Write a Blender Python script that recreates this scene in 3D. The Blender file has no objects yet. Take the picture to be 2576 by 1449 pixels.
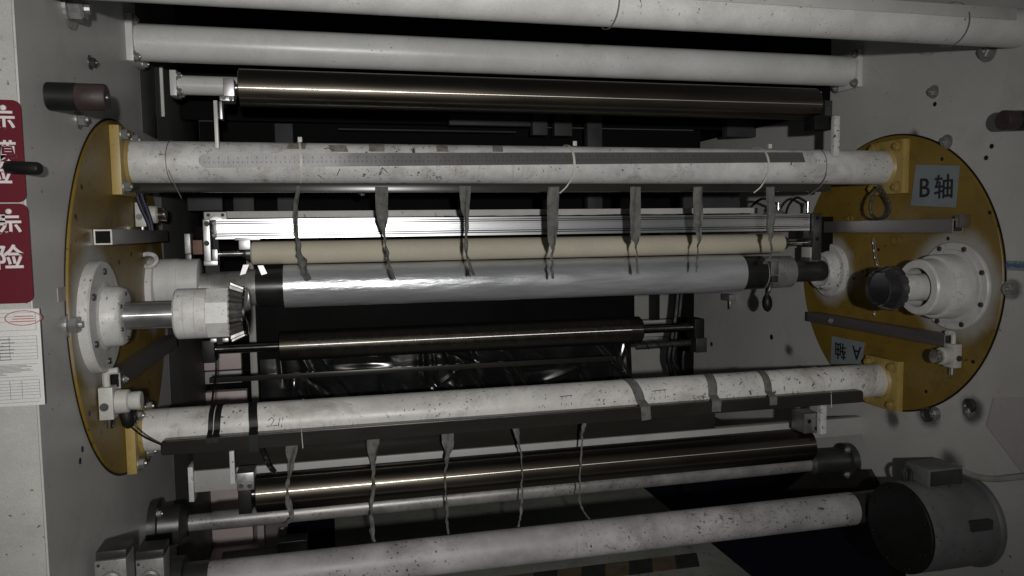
import bpy, bmesh, math, random
from mathutils import Vector, Matrix, noise

# ------------------------------------------------------------------ camera, light, world
sc = bpy.context.scene
C = sc.collection
H = 1.15                                   # camera height above the floor, metres
FPX, PW, PH = 1896.78, 2576.0, 1449.0      # focal length and picture size used for surveying
YAW, PITCH, ROLL = math.radians(13.4235), math.radians(4.4237), math.radians(-0.7618)
_f = Vector((math.sin(YAW)*math.cos(PITCH), math.cos(YAW)*math.cos(PITCH), -math.sin(PITCH)))
_r0 = Vector((math.cos(YAW), -math.sin(YAW), 0)); _u0 = _r0.cross(_f)
_r = math.cos(ROLL)*_r0 + math.sin(ROLL)*_u0
_u = -math.sin(ROLL)*_r0 + math.cos(ROLL)*_u0
cam_d = bpy.data.cameras.new('camera'); cam = bpy.data.objects.new('camera', cam_d); C.objects.link(cam)
m3 = Matrix((_r, _u, -_f)).transposed()
cam.matrix_world = Matrix.Translation((0, 0, H)) @ m3.to_4x4()
cam_d.sensor_width = 36; cam_d.lens = FPX/PW*36; cam_d.clip_start = .02; cam_d.clip_end = 60
sc.camera = cam

w = bpy.data.worlds.new('World'); sc.world = w; w.use_nodes = True
w.node_tree.nodes['Background'].inputs[0].default_value = (1, 1, .98, 1)
w.node_tree.nodes['Background'].inputs[1].default_value = .024

ld = bpy.data.lights.new('flash', 'SPOT'); lo = bpy.data.objects.new('flash', ld); C.objects.link(lo)
lo.location = (.03, -.45, H+.045)
lo.rotation_euler = (Vector((.36, 1.9, H-.02)) - lo.location).to_track_quat('-Z', 'Y').to_euler()
ld.energy = 128; ld.spot_size = math.radians(84); ld.spot_blend = .9; ld.shadow_soft_size = .02
ld.color = (1, .98, .945)

sc.view_settings.view_transform = 'Standard'; sc.view_settings.look = 'None'
sc.view_settings.exposure = 0; sc.view_settings.gamma = 1; sc.view_settings.use_curve_mapping = False

# ------------------------------------------------------------------ survey helpers (metres, z above floor)
def ray(px, py): return _f*FPX + _r*(px-PW/2) - _u*(py-PH/2)
def onX(px, py, X): d = ray(px, py); p = d*(X/d.x); p.z += H; return p
def onY(px, py, Y): d = ray(px, py); p = d*(Y/d.y); p.z += H; return p
def onZ(px, py, Z): d = ray(px, py); p = d*((Z-H)/d.z); p.z += H; return p
def XA(px, py, Y): return onY(px, py, Y).x

# ------------------------------------------------------------------ materials
MATS = {}
def mk(name, col, rough=.5, metal=0.0, var=.12, vs=5.0, speck=None, dirt=0.0, dirtcol=(.05,.045,.04),
       bump=0.0, bs=60.0, stretch=(1,1,1), coat=0.0, coatr=.06, spec=.5, dscale=9.0, grain=.07, blotch=None, streak=0.0):
    m = bpy.data.materials.new(name); m.use_nodes = True; nt = m.node_tree; N = nt.nodes; L = nt.links
    b = N['Principled BSDF']
    b.inputs['Roughness'].default_value = rough; b.inputs['Metallic'].default_value = metal
    b.inputs['Coat Weight'].default_value = coat; b.inputs['Coat Roughness'].default_value = coatr
    b.inputs['Specular IOR Level'].default_value = spec
    tc = N.new('ShaderNodeTexCoord'); mp = N.new('ShaderNodeMapping'); mp.inputs['Scale'].default_value = stretch
    L.new(tc.outputs['Object'], mp.inputs['Vector'])
    def nz(scale, detail=5, rgh=.6, vec=None, dist=0):
        n = N.new('ShaderNodeTexNoise'); n.inputs['Scale'].default_value = scale
        n.inputs['Detail'].default_value = detail; n.inputs['Roughness'].default_value = rgh
        n.inputs['Distortion'].default_value = dist
        L.new(vec or mp.outputs['Vector'], n.inputs['Vector']); return n.outputs['Fac']
    def rng(src, a, b_, c, d):
        r = N.new('ShaderNodeMapRange'); r.inputs[1].default_value = a; r.inputs[2].default_value = b_
        r.inputs[3].default_value = c; r.inputs[4].default_value = d; L.new(src, r.inputs[0]); return r.outputs[0]
    def mix(fac, a, b_, mode='MIX'):
        x = N.new('ShaderNodeMix'); x.data_type = 'RGBA'; x.blend_type = mode
        if isinstance(fac, float): x.inputs[0].default_value = fac
        else: L.new(fac, x.inputs[0])
        for i, v in ((6, a), (7, b_)):
            if isinstance(v, tuple): x.inputs[i].default_value = (*v, 1)
            else: L.new(v, x.inputs[i])
        return x.outputs[2]
    def mul(a, b_):
        x = N.new('ShaderNodeMath'); x.operation = 'MULTIPLY'; L.new(a, x.inputs[0])
        if isinstance(b_, float): x.inputs[1].default_value = b_
        else: L.new(b_, x.inputs[1])
        return x.outputs[0]
    v = nz(vs, 6)
    lo_ = tuple(c*(1-var*1.6) for c in col); hi_ = tuple(min(1, c*(1+var)) for c in col)
    c = mix(rng(v, .3, .7, 0, 1), lo_, hi_)
    if dirt:
        d = rng(nz(dscale, 8, .7, dist=.6), .52, .74, 0, dirt); c = mix(d, c, dirtcol)
    if speck:
        sscale, sth, sden, scol = speck
        s = rng(nz(sscale, 2, .5), sth, sth+.012, 0, 1)
        msk = rng(nz(sscale*.055, 3, .6), .5-sden, .62-sden, .0, .9)
        c = mix(mul(s, msk), c, scol)
    if streak:
        ms = N.new('ShaderNodeMapping'); ms.inputs['Scale'].default_value = (70, 6, 6); L.new(tc.outputs['Object'], ms.inputs['Vector'])
        st = rng(nz(1.0, 3, .6, vec=ms.outputs[0]), .60, .74, 0, streak); sm = rng(nz(3.1, 2, .5, vec=tc.outputs['Object']), .42, .62, 0, 1)
        c = mix(mul(st, sm), c, dirtcol)
    if blotch:
        bsz, bth, bcol = blotch
        s2 = rng(nz(bsz, 5, .75, dist=.4), bth, bth+.02, 0, .95); m2 = rng(nz(2.2, 2, .5, vec=tc.outputs['Object']), .47, .60, 0, 1)
        c = mix(mul(s2, m2), c, bcol)
    if grain:
        gr_ = rng(nz(420, 1, .5, vec=tc.outputs['Object']), .3, .7, 1-grain, 1+grain); cc = N.new('ShaderNodeCombineColor'); [L.new(gr_, cc.inputs[i]) for i in range(3)]
        c = mix(1.0, c, cc.outputs[0], 'MULTIPLY')
    L.new(c, b.inputs['Base Color'])
    L.new(rng(v, .3, .7, max(.02, rough*.82), min(1, rough*1.18)), b.inputs['Roughness'])
    if bump:
        bp = N.new('ShaderNodeBump'); bp.inputs['Strength'].default_value = bump; bp.inputs['Distance'].default_value = .004
        L.new(nz(bs, 4), bp.inputs['Height']); L.new(bp.outputs[0], b.inputs['Normal'])
    m['nodes_ready'] = 1
    MATS[name] = m; return m
DK = (.03, .027, .024)
white   = mk('tube white paint', (.56,.565,.55), .34, var=.08, vs=7, dirt=.3, dirtcol=(.34,.31,.29), speck=(120,.70,.0,(.15,.14,.13)), bump=.05, bs=25, streak=.15)
worn    = mk('worn white paint', (.545,.54,.525), .42, var=.13, vs=12, dirt=.9, dirtcol=(.24,.22,.21), dscale=10, speck=(135,.67,.05,(.05,.045,.042)), blotch=(62,.585,(.035,.031,.028)), streak=.5, bump=.10, bs=40)
worn2   = mk('speckled white paint', (.585,.575,.555), .40, var=.12, vs=10, dirt=.85, dirtcol=(.25,.225,.205), dscale=9, speck=(130,.66,.06,(.045,.04,.036)), blotch=(66,.59,(.03,.027,.024)), streak=.55, bump=.10, bs=40)
chuckw  = mk('chuck white paint', (.53,.525,.51), .42, var=.12, vs=14, dirt=.6, dirtcol=(.26,.24,.23), dscale=16, speck=(190,.665,.05,(.06,.055,.05)), streak=.2, bump=.08, bs=40)
topw    = mk('top tube paint', (.54,.54,.525), .42, var=.10, vs=9, dirt=.45, dirtcol=(.30,.285,.275), dscale=8, speck=(130,.69,.0,(.07,.065,.06)), blotch=(60,.645,(.09,.085,.08)), streak=.25, bump=.08, bs=40)
pinkish = mk('grimy mauve white paint', (.345,.33,.34), .50, var=.22, vs=8, dirt=.9, dirtcol=(.16,.145,.145), dscale=7, speck=(125,.66,.06,(.04,.036,.034)), blotch=(80,.59,(.028,.025,.023)), streak=.5, bump=.10, bs=40)
frame   = mk('frame grey paint', (.455,.455,.44), .42, var=.08, vs=3, dirt=.45, dirtcol=(.29,.285,.275), dscale=6, speck=(60,.71,.03,(.12,.12,.12)), blotch=(34,.66,(.14,.13,.125)), bump=.06, bs=90)
column  = mk('column pale paint', (.42,.415,.395), .5, var=.07, vs=8, dirt=.45, dirtcol=(.24,.23,.215), speck=(90,.69,.05,(.12,.11,.1)))
yellow  = mk('ochre disc paint', (.190,.122,.018), .46, var=.15, vs=5, dirt=.8, dirtcol=(.070,.048,.019), dscale=7, speck=(80,.69,.06,(.03,.02,.014)), blotch=(40,.62,(.045,.03,.014)), bump=.06, bs=60)
yellow2 = mk('yellow flange paint', (.34,.245,.075), .45, var=.1, vs=12, dirt=.45, dirtcol=(.15,.105,.04), speck=(160,.67,.06,DK))
roller  = mk('black anodised roller', (.088,.077,.063), .39, metal=1, var=.05, vs=20, stretch=(.15,1,1), grain=.03)
rollerd = mk('black rubber roller', (.06,.054,.045), .40, metal=.9, var=.06, vs=20, stretch=(.2,1,1))
beige   = mk('beige rubber', (.50,.46,.37), .62, var=.04, vs=6, spec=.3, dirt=.12, dirtcol=(.35,.3,.22))
alu     = mk('aluminium extrusion', (.58,.59,.61), .34, metal=1, var=.05, vs=8, stretch=(.05,1,1), dirt=.2, dirtcol=(.3,.3,.32))
alub    = mk('aluminium block', (.42,.42,.42), .40, metal=.9, var=.12, vs=30)
steel   = mk('bright steel', (.62,.61,.59), .22, metal=1, var=.08, vs=40)
chrome  = mk('polished shaft', (.40,.40,.40), .13, metal=1, var=.06, vs=20)
dsteel  = mk('dark steel', (.10,.10,.10), .38, metal=.8, var=.12, vs=25)
galv    = mk('grimy galvanised tube', (.30,.295,.285), .42, metal=.45, var=.2, vs=20, dirt=.5, dirtcol=(.10,.095,.09), speck=(200,.65,.08,DK))
bolt_m  = mk('bolt zinc', (.36,.355,.34), .40, metal=.7, var=.15, vs=60)
ybolt   = mk('bolt painted ochre', (.30,.21,.06), .45, var=.15, vs=60)
black   = mk('black plastic', (.007,.007,.007), .5, var=.2, vs=30, spec=.3)
blackg  = mk('glossy black film', (.005,.0055,.0055), .20, var=.1, vs=10, spec=.7)
blackm  = mk('matt black shroud', (.006,.006,.006), .8, var=.2, vs=6, spec=.05)
webm    = mk('taut black film', (.004,.004,.004), .5, var=.2, vs=6, spec=.03)
tray    = mk('dark bar paint', (.022,.0205,.0175), .27, var=.25, vs=6, stretch=(.3,1,1), dirt=.5, dirtcol=(.010,.010,.010), spec=.3)
strapm  = mk('grey cloth strip', (.125,.125,.115), .85, var=.25, vs=60, bump=.25, bs=300, spec=.2)
rubber  = mk('brown black rubber', (.035,.022,.02), .55, var=.25, vs=30, bump=.1, bs=80)
red     = mk('maroon sign', (.105,.010,.018), .6, var=.05, vs=3, spec=.15, dirt=.2, dirtcol=(.07,.02,.025))
signw   = mk('sign white lettering', (.62,.57,.57), .5, var=.03)
paper   = mk('paper', (.60,.60,.585), .7, var=.04, vs=6)
ink     = mk('grey ink', (.20,.20,.20), .7, var=.05)
stampm  = mk('red stamp ink', (.42,.12,.13), .7, var=.1, vs=60)
cardm   = mk('pale blue card', (.195,.225,.238), .6, var=.08, vs=9, dirt=.3, dirtcol=(.12,.135,.14), dscale=14)
inkb    = mk('black ink', (.012,.012,.014), .6, var=.05)
bluem   = mk('blue print', (.05,.11,.22), .5, var=.1)
navy    = mk('navy floor paint', (.007,.007,.020), .6, var=.25, vs=4, dirt=.4, dirtcol=(.004,.004,.007), spec=.2)
floorm  = mk('grey green floor', (.26,.262,.235), .65, var=.15, vs=5, dirt=.6, dirtcol=(.13,.13,.115), speck=(60,.68,.05,DK), blotch=(30,.62,(.06,.06,.055)))
hazy    = mk('worn yellow tape', (.13,.10,.06), .6, var=.2, vs=20, dirt=.6, dirtcol=(.06,.055,.05))
hazb    = mk('worn black tape', (.03,.03,.03), .6, var=.2, vs=20)
panel   = mk('back panel paint', (.33,.33,.315), .5, var=.06, vs=4, dirt=.3, dirtcol=(.14,.14,.13))
pinkp   = mk('cabinet pink beige', (.52,.44,.43), .5, var=.06, vs=5, dirt=.2, dirtcol=(.25,.2,.2))
motorm  = mk('motor dark casting', (.115,.115,.118), .5, var=.15, vs=12, dirt=.5, dirtcol=(.04,.04,.04), speck=(80,.67,.1,DK), bump=.1, bs=60)
capm    = mk('dark chrome cap', (.16,.16,.17), .16, metal=.9, var=.1, vs=15)
tie     = mk('nylon tie', (.50,.49,.45), .5, var=.08, vs=30)
wirem   = mk('thin wire', (.14,.135,.12), .5, var=.1)
cablew  = mk('pale cable', (.30,.30,.27), .55, var=.15, vs=20)
bluecab = mk('dark blue hose', (.012,.014,.03), .4, var=.1)
offw    = mk('off white plastic', (.44,.44,.41), .42, var=.06, vs=20, dirt=.3, dirtcol=(.2,.19,.17))
sqm     = mk('dark square tube', (.15,.145,.14), .38, metal=.5, var=.15, vs=10, stretch=(1,.2,1))
rust    = mk('rusty', (.14,.07,.05), .6, var=.3, vs=40)

def turned(m, fac, rough, aniso, col):
    # fine turning marks round the axis draw the reflection of a lamp out into a long line
    nt = m.node_tree; N = nt.nodes; L = nt.links; b = N['Principled BSDF']; out = N['Material Output']
    g = N.new('ShaderNodeBsdfAnisotropic'); g.inputs['Color'].default_value = (*col, 1); g.inputs['Roughness'].default_value = rough; g.inputs['Anisotropy'].default_value = aniso
    t = N.new('ShaderNodeTangent'); t.direction_type = 'RADIAL'; t.axis = 'X'; L.new(t.outputs[0], g.inputs['Tangent'])
    x = N.new('ShaderNodeMixShader'); x.inputs[0].default_value = fac
    L.new(b.outputs[0], x.inputs[1]); L.new(g.outputs[0], x.inputs[2]); L.new(x.outputs[0], out.inputs['Surface'])
turned(roller, .13, .15, .86, (.6,.56,.5)); turned(rollerd, .10, .18, .86, (.5,.47,.42))
shaftm = mk('ground steel shaft', (.36,.36,.36), .34, metal=.85, var=.08, vs=20)
turned(shaftm, .25, .2, .85, (.7,.7,.7))

# worn paint: overspray halo round a chuck on the ochre discs (a coat of real paint with its own shape)
def overspray(base, name, cx, spots):
    m = base.copy(); m.name = name; nt = m.node_tree; N = nt.nodes; L = nt.links; b = N['Principled BSDF']
    src = b.inputs['Base Color'].links[0].from_socket
    g = N.new('ShaderNodeTexCoord'); nn = N.new('ShaderNodeTexNoise'); nn.inputs['Scale'].default_value = 14; nn.inputs['Detail'].default_value = 5
    L.new(g.outputs['Object'], nn.inputs['Vector'])
    for (p, r0, r1, col) in spots:
        d = N.new('ShaderNodeVectorMath'); d.operation = 'DISTANCE'; L.new(g.outputs['Object'], d.inputs[0]); d.inputs[1].default_value = p
        a = N.new('ShaderNodeMath'); a.operation = 'MULTIPLY_ADD'; L.new(nn.outputs['Fac'], a.inputs[0]); a.inputs[1].default_value = .05; L.new(d.outputs['Value'], a.inputs[2])
        r = N.new('ShaderNodeMapRange'); r.interpolation_type = 'SMOOTHSTEP'
        r.inputs[1].default_value = r0+.025; r.inputs[2].default_value = r1+.025; r.inputs[3].default_value = .92; r.inputs[4].default_value = 0
        L.new(a.outputs[0], r.inputs[0])
        x = N.new('ShaderNodeMix'); x.data_type = 'RGBA'; L.new(r.outputs[0], x.inputs[0]); L.new(src, x.inputs[6]); x.inputs[7].default_value = (*col, 1)
        src = x.outputs[2]
    L.new(src, b.inputs['Base Color']); return m

# ------------------------------------------------------------------ mesh helpers
def bx(bm, c, s, rot=None, bev=0.0):
    r = bmesh.ops.create_cube(bm, size=1)['verts']
    M = Matrix.Translation(c) @ ((rot.to_4x4()) if rot else Matrix()) @ Matrix.Diagonal((*s, 1))
    bmesh.ops.transform(bm, matrix=M, verts=r)
    if bev:
        es = {e for v in r for e in v.link_edges}
        bmesh.ops.bevel(bm, geom=list(es), offset=bev, segments=2, affect='EDGES', profile=.6)
def bx2(bm, a, b, bev=0.0):
    bx(bm, [(a[i]+b[i])/2 for i in range(3)], [abs(b[i]-a[i]) for i in range(3)], None, bev)
def frame_of(axis):
    a = Vector(axis).normalized(); t = Vector((0, 0, 1)) if abs(a.z) < .9 else Vector((0, 1, 0))
    u = a.cross(t).normalized(); return a, u, a.cross(u)
def lathe(bm, o, axis, prof, seg=48, caps=True, jit=0.0):
    a, u, v = frame_of(axis); o = Vector(o); rings = []
    for t, r in prof:
        rings.append([bm.verts.new(o + a*t + (u*math.cos(k*2*math.pi/seg) + v*math.sin(k*2*math.pi/seg))*r) for k in range(seg)])
    for A, B in zip(rings, rings[1:]):
        for k in range(seg): bm.faces.new((A[k], A[(k+1) % seg], B[(k+1) % seg], B[k]))
    if caps:
        bm.faces.new(rings[0]); bm.faces.new(list(reversed(rings[-1])))
    bmesh.ops.recalc_face_normals(bm, faces=bm.faces[:])
def sweep(bm, pts, r, seg=8, caps=True):
    P = [Vector(p) for p in pts]; rings = []; up = None
    for i, p in enumerate(P):
        d = (P[min(i+1, len(P)-1)] - P[max(i-1, 0)]).normalized()
        if up is None: _, u, v = frame_of(d)
        else:
            u = (up - d*up.dot(d)).normalized(); v = d.cross(u)
        up = u; rr = r[i] if isinstance(r, (list, tuple)) else r
        rings.append([bm.verts.new(p + (u*math.cos(k*2*math.pi/seg) + v*math.sin(k*2*math.pi/seg))*rr) for k in range(seg)])
    for A, B in zip(rings, rings[1:]):
        for k in range(seg): bm.faces.new((A[k], A[(k+1) % seg], B[(k+1) % seg], B[k]))
    if caps: bm.faces.new(rings[0]); bm.faces.new(list(reversed(rings[-1])))
    bmesh.ops.recalc_face_normals(bm, faces=bm.faces[:])
def spline(pts, n=8):
    P = [Vector(p) for p in pts]; out = []
    for i in range(len(P)-1):
        a = P[max(i-1, 0)]; b = P[i]; c = P[i+1]; d = P[min(i+2, len(P)-1)]
        for k in range(n):
            t = k/n
            out.append(.5*((2*b) + (c-a)*t + (2*a-5*b+4*c-d)*t*t + (3*b-a-3*c+d)*t**3))
    out.append(P[-1]); return out
def prism(bm, poly, h0, h1, axis):
    # poly: 2d points; axis 'X': (y,z) extruded in x, 'Y': (x,z) extruded in y, 'Z': (x,y) extruded in z
    f = {'X': lambda p, h: (h, p[0], p[1]), 'Y': lambda p, h: (p[0], h, p[1]), 'Z': lambda p, h: (p[0], p[1], h)}[axis]
    A = [bm.verts.new(f(p, h0)) for p in poly]; B = [bm.verts.new(f(p, h1)) for p in poly]; n = len(poly)
    bm.faces.new(A); bm.faces.new(list(reversed(B)))
    for i in range(n): bm.faces.new((A[i], B[i], B[(i+1) % n], A[(i+1) % n]))
    bmesh.ops.recalc_face_normals(bm, faces=bm.faces[:])
def ribbon(bm, cen, wid, ang, th=.0012, seed=0.0):
    """hanging strip of cloth: five points across with a soft lengthwise fold, uneven edges, frayed end"""
    front = []; back = []; n_ = len(cen); K = 6
    for i, (p, wd, a) in enumerate(zip(cen, wid, ang)):
        d = Vector((math.cos(a), math.sin(a), 0)); n = Vector((-math.sin(a), math.cos(a), 0)); f = []; g = []
        for k in range(K+1):
            t = k/K-.5; e = wd*(1+.05*noise.noise((i*.9, k*3.1, seed)))
            fold = .10*wd*math.sin(t*6.5+i*.22+seed) + .004*noise.noise((i*.35, t*3, seed+5))
            q = p + d*e*t + n*fold
            if i == n_-1: q.z -= .005*noise.noise((k*2.3, seed, 1.0))+.003*(k % 2)
            f.append(bm.verts.new(q - n*th/2)); g.append(bm.verts.new(q + n*th/2))
        front.append(f); back.append(g)
    for i in range(n_-1):
        for k in range(K):
            bm.faces.new((front[i][k], front[i][k+1], front[i+1][k+1], front[i+1][k]))
            bm.faces.new((back[i][k], back[i+1][k], back[i+1][k+1], back[i][k+1]))
        for k in (0, K): bm.faces.new((front[i][k], front[i+1][k], back[i+1][k], back[i][k]))
    for i in (0, n_-1):
        for k in range(K): bm.faces.new((front[i][k], back[i][k], back[i][k+1], front[i][k+1]))
    bmesh.ops.recalc_face_normals(bm, faces=bm.faces[:])
def new(): return bmesh.new()

def thing(name, label, cat, loc, group=None, kind=None):
    o = bpy.data.objects.new(name, None); C.objects.link(o); o.location = loc; o.empty_display_size = .05
    o['label'] = label; o['category'] = cat
    if group: o['group'] = group
    return o
def root_of(p):
    while p.parent: p = p.parent
    return p
def part(name, bm, m, parent, label=None, smooth=True, ang=35):
    me = bpy.data.meshes.new(name)
    org = Vector(root_of(parent).location) if parent else Vector()
    bmesh.ops.translate(bm, vec=-org, verts=bm.verts[:])
    bm.to_mesh(me); bm.free(); me.materials.append(m)
    if smooth:
        for p in me.polygons: p.use_smooth = True
        me.set_sharp_from_angle(angle=math.radians(ang))
    o = bpy.data.objects.new(name, me); C.objects.link(o)
    if parent: o.parent = parent
    if label: o['label'] = label
    return o
def solo(name, bm, m, label, cat, loc, group=None, kind=None, smooth=True):
    """one-mesh thing with its origin at loc"""
    me = bpy.data.meshes.new(name); bmesh.ops.translate(bm, vec=-Vector(loc), verts=bm.verts[:])
    bm.to_mesh(me); bm.free(); me.materials.append(m)
    if smooth:
        for p in me.polygons: p.use_smooth = True
        me.set_sharp_from_angle(angle=math.radians(35))
    o = bpy.data.objects.new(name, me); C.objects.link(o); o.location = loc
    if kind: o['kind'] = kind
    if label: o['label'] = label
    if cat: o['category'] = cat
    if group: o['group'] = group
    return o
def lbox(name, a, b, m, parent, bev=.0015, label=None):
    bm = new(); bx2(bm, a, b, bev); return part(name, bm, m, parent, label)
def llathe(name, o, axis, prof, m, parent, seg=48, label=None):
    bm = new(); lathe(bm, o, axis, prof, seg); return part(name, bm, m, parent, label)

_bolts = {}
def bolt(parent, p, axis, size=.011, m=None, washer=True, name='hex_bolt'):
    """hexagon bolt head with washer, head pointing along axis; mesh shared between alike bolts"""
    m = m or bolt_m; key = (tuple(axis), size, m.name, washer)
    if key not in _bolts:
        bm = new()
        if washer: lathe(bm, (0,0,0), axis, [(0, size*1.45), (size*.22, size*1.45)], 24)
        lathe(bm, (0,0,0), axis, [(size*.22, size*.98), (size*.95, size), (size*1.12, size*.82)], 6)
        lathe(bm, (0,0,0), axis, [(size*1.1, size*.42), (size*1.45, size*.38)], 12)
        me = bpy.data.meshes.new(name); bm.to_mesh(me); bm.free(); me.materials.append(m)
        _bolts[key] = me
    o = bpy.data.objects.new(name, _bolts[key]); C.objects.link(o); o.parent = parent
    o.location = Vector(p) - Vector(root_of(parent).location); return o
_socks = {}
def sock(parent, p, axis, size=.007, m=None):
    key = (tuple(axis), size)
    if key not in _socks:
        bm = new(); lathe(bm, (0,0,0), axis, [(0, size), (size*.5, size), (size*.6, size*.85), (size*.6, size*.5), (size*.1, size*.5)], 16)
        me = bpy.data.meshes.new('socket_screw'); bm.to_mesh(me); bm.free(); me.materials.append(m or dsteel); _socks[key] = me
    o = bpy.data.objects.new('socket_screw', _socks[key]); C.objects.link(o); o.parent = parent
    o.location = Vector(p) - Vector(root_of(parent).location); return o
def hole(parent, p, axis, r=.006):
    """dark tapped hole: a shallow black-lined ring"""
    bm = new(); lathe(bm, p, axis, [(0, r), (.0008, r), (.0008, r*.8)], 16)
    return part('tapped_hole', bm, black, parent)
def text(s, size, m, parent, M, name='lettering', bold=0.0):
    cu = bpy.data.curves.new(name, 'FONT'); cu.body = s; cu.size = size; cu.align_x = 'CENTER'; cu.align_y = 'CENTER'
    cu.extrude = .0006; cu.offset = bold; cu.resolution_u = 3
    o = bpy.data.objects.new(name, cu); C.objects.link(o)
    dg = bpy.context.evaluated_depsgraph_get(); me = bpy.data.meshes.new_from_object(o.evaluated_get(dg))
    bpy.data.objects.remove(o); me.transform(Matrix.Translation(-Vector(root_of(parent).location)) @ M)
    me.materials.clear(); me.materials.append(m); me.name = name
    t = bpy.data.objects.new(name, me); C.objects.link(t); t.parent = parent; return t

XL, XR = -.452, 1.55             # disc faces
PL, PR = -.458, 1.556            # inner faces of the side frames
def z(v): return v + H

# ------------------------------------------------------------------ floor and setting
bm = new(); bx2(bm, (-4, -2.5, -.06), (5, 7, 0)); fl = solo('floor', bm, navy, None, None, (0,0,0), kind='structure')
bm = new(); bx2(bm, (-.02, 1.0, 0), (1.31, 3.9, .004))
fp = solo('floor_path', bm, floorm, None, None, (.6, 2.4, 0), kind='structure')
bm = new(); bx2(bm, (-.452, 2.3, 0), (-.20, 3.9, .005)); solo('floor_path', bm, pinkp, None, None, (-.4, 3, 0), kind='structure')  # pink strip painted in for floor lit from another room

# ------------------------------------------------------------------ side frames
lf = thing('side_frame', 'grey machine side frame whose pale front edge carries maroon signs', 'machine frame', (PL-.05, 2.1, 0), 'side frames of the winder')
bm = new(); prism(bm, [(-.86,1.32),(PL,1.32),(PL,2.98),(PL-.05,2.98),(PL-.05,1.5),(-.86,1.5)], 0, 2.3, 'Z')
lp = part('plate', bm, frame, lf)
lbox('edge_face', (-.855, 1.3175, .002), (PL-.003, 1.3199, 2.295), column, lf, 0)
shadem = mk('dark recess shade', (.085,.085,.083), .6, var=.15, vs=6, spec=.2)  # colour of added panels that put shade into the left frame's recess
bm = new(); bx2(bm, (PL+.0002, 2.27, .006), (PL+.004, 2.97, 2.29), .001); part('shade_panel', bm, shadem, lf)
bm = new(); bx2(bm, (PL+.0002, 2.095, z(.26)), (PL+.004, 2.268, 2.29), .001); part('shade_panel', bm, shadem, lf)
rf = thing('side_frame', 'grey machine side frame behind the disc with the B card', 'machine frame', (PR+.05, 2.1, 0), 'side frames of the winder')
bm = new(); prism(bm, [(.9,0),(1.70,0),(1.74,.05),(1.78,z(-.80)),(3.06,z(-.80)),(3.06,2.3),(.9,2.3)], PR, PR+.05, 'X')
greasy = [(tuple(onX(px, py, PR)-Vector(rf.location)), r0, r1, (.07,.068,.066)) for px, py, r0, r1 in ((2335,1046,.012,.050),(2443,1030,.016,.045),(2244,1050,.01,.04),(2300,345,.002,.022),(2545,727,.012,.034),(2390,1160,.01,.05),(2140,960,.005,.03),(1985,880,.004,.03))]
rp = part('plate', bm, overspray(frame, 'frame grey paint with grease spots', PR, greasy), rf)
bm = new(); bx2(bm, (PR-.006, 2.13, z(.365)), (PR-.0002, 3.05, 2.29), .001); part('shadow_panel', bm, blackm, rf)  # added black panel standing for the shadow high on this frame
# pinkish guard plate on the right frame, cut on the slant
g = [onX(2481,1070,PR-.004), onX(2572,1190,PR-.004), onX(2700,1190,PR-.004), onX(2700,1000,PR-.004), onX(2500,1000,PR-.004)]
bm = new(); prism(bm, [(p.y, p.z) for p in g], PR-.004, PR-.0005, 'X'); part('guard_plate', bm, mk('guard mauve paint', (.40,.36,.36), .5, var=.06), rf)
for px, py, s in [(2350,231,.012),(2487,130,.017),(2383,357,.013),(2545,727,.015),(2355,1040,.012),(2440,1035,.010)]:
    bolt(rf, onX(px, py, PR), (-1,0,0), s)
for px, py in [(2495,368),(2481,397),(2352,262),(2508,690),(2520,725),(2440,1010)]:
    hole(rf, onX(px, py, PR), (-1,0,0), .006)
p_ = onX(1842, 748, PR)
lbox('latch_bracket', (PR-.03, p_.y-.03, p_.z-.012), (PR, p_.y+.03, p_.z+.014), galv, rf); lbox('latch_pin', (PR-.026, p_.y-.024, p_.z-.045), (PR-.018, p_.y-.016, p_.z-.013), steel, rf)
for px, py in ((1941,848),(1790,866),(2300,600)): hole(rf, onX(px, py, PR), (-1,0,0), .010)
# dark bushing holes with a collar low on the right frame
for px, py, s in [(2335,1042,.020),(2442,1020,.018)]:
    llathe('bushing', onX(px,py,PR), (-1,0,0), [(0,s),(.006,s),(.008,s*.8),(.004,s*.55)], dsteel, rf, 24)
for px, py, s, m in [(226,157,.010,dsteel),(172,818,.016,bolt_m),(196,300,.013,bolt_m)]:
    bolt(lf, onX(px, py, PL), (1,0,0), s, m)
bolt(lf, onX(172,20,PL), (1,0,0), .026, bolt_m)
for px, py in [(207,1130),(201,1160)]: hole(lf, onX(px, py, PL), (1,0,0), .006)
# narrow upright rib plate on the left frame
p0 = onX(404,168,PL+.006); p1 = onX(412,292,PL+.006)
bm = new(); prism(bm, [(p0.y-.008,p1.z-.004),(p0.y+.004,p1.z+.006),(p0.y+.004,p0.z+.004),(p0.y-.008,p0.z-.002)], PL, PL+.012, 'X'); part('rib_plate', bm, white, lf)
# small grey tag on the left frame
p0 = onX(143,725,PL); p1 = onX(168,755,PL)
bm = new(); bx2(bm, (PL, p0.y, p1.z), (PL+.0015, p1.y+.05, p0.z)); part('data_plate', bm, mk('tag grey', (.26,.27,.25), .4), lf)

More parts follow.
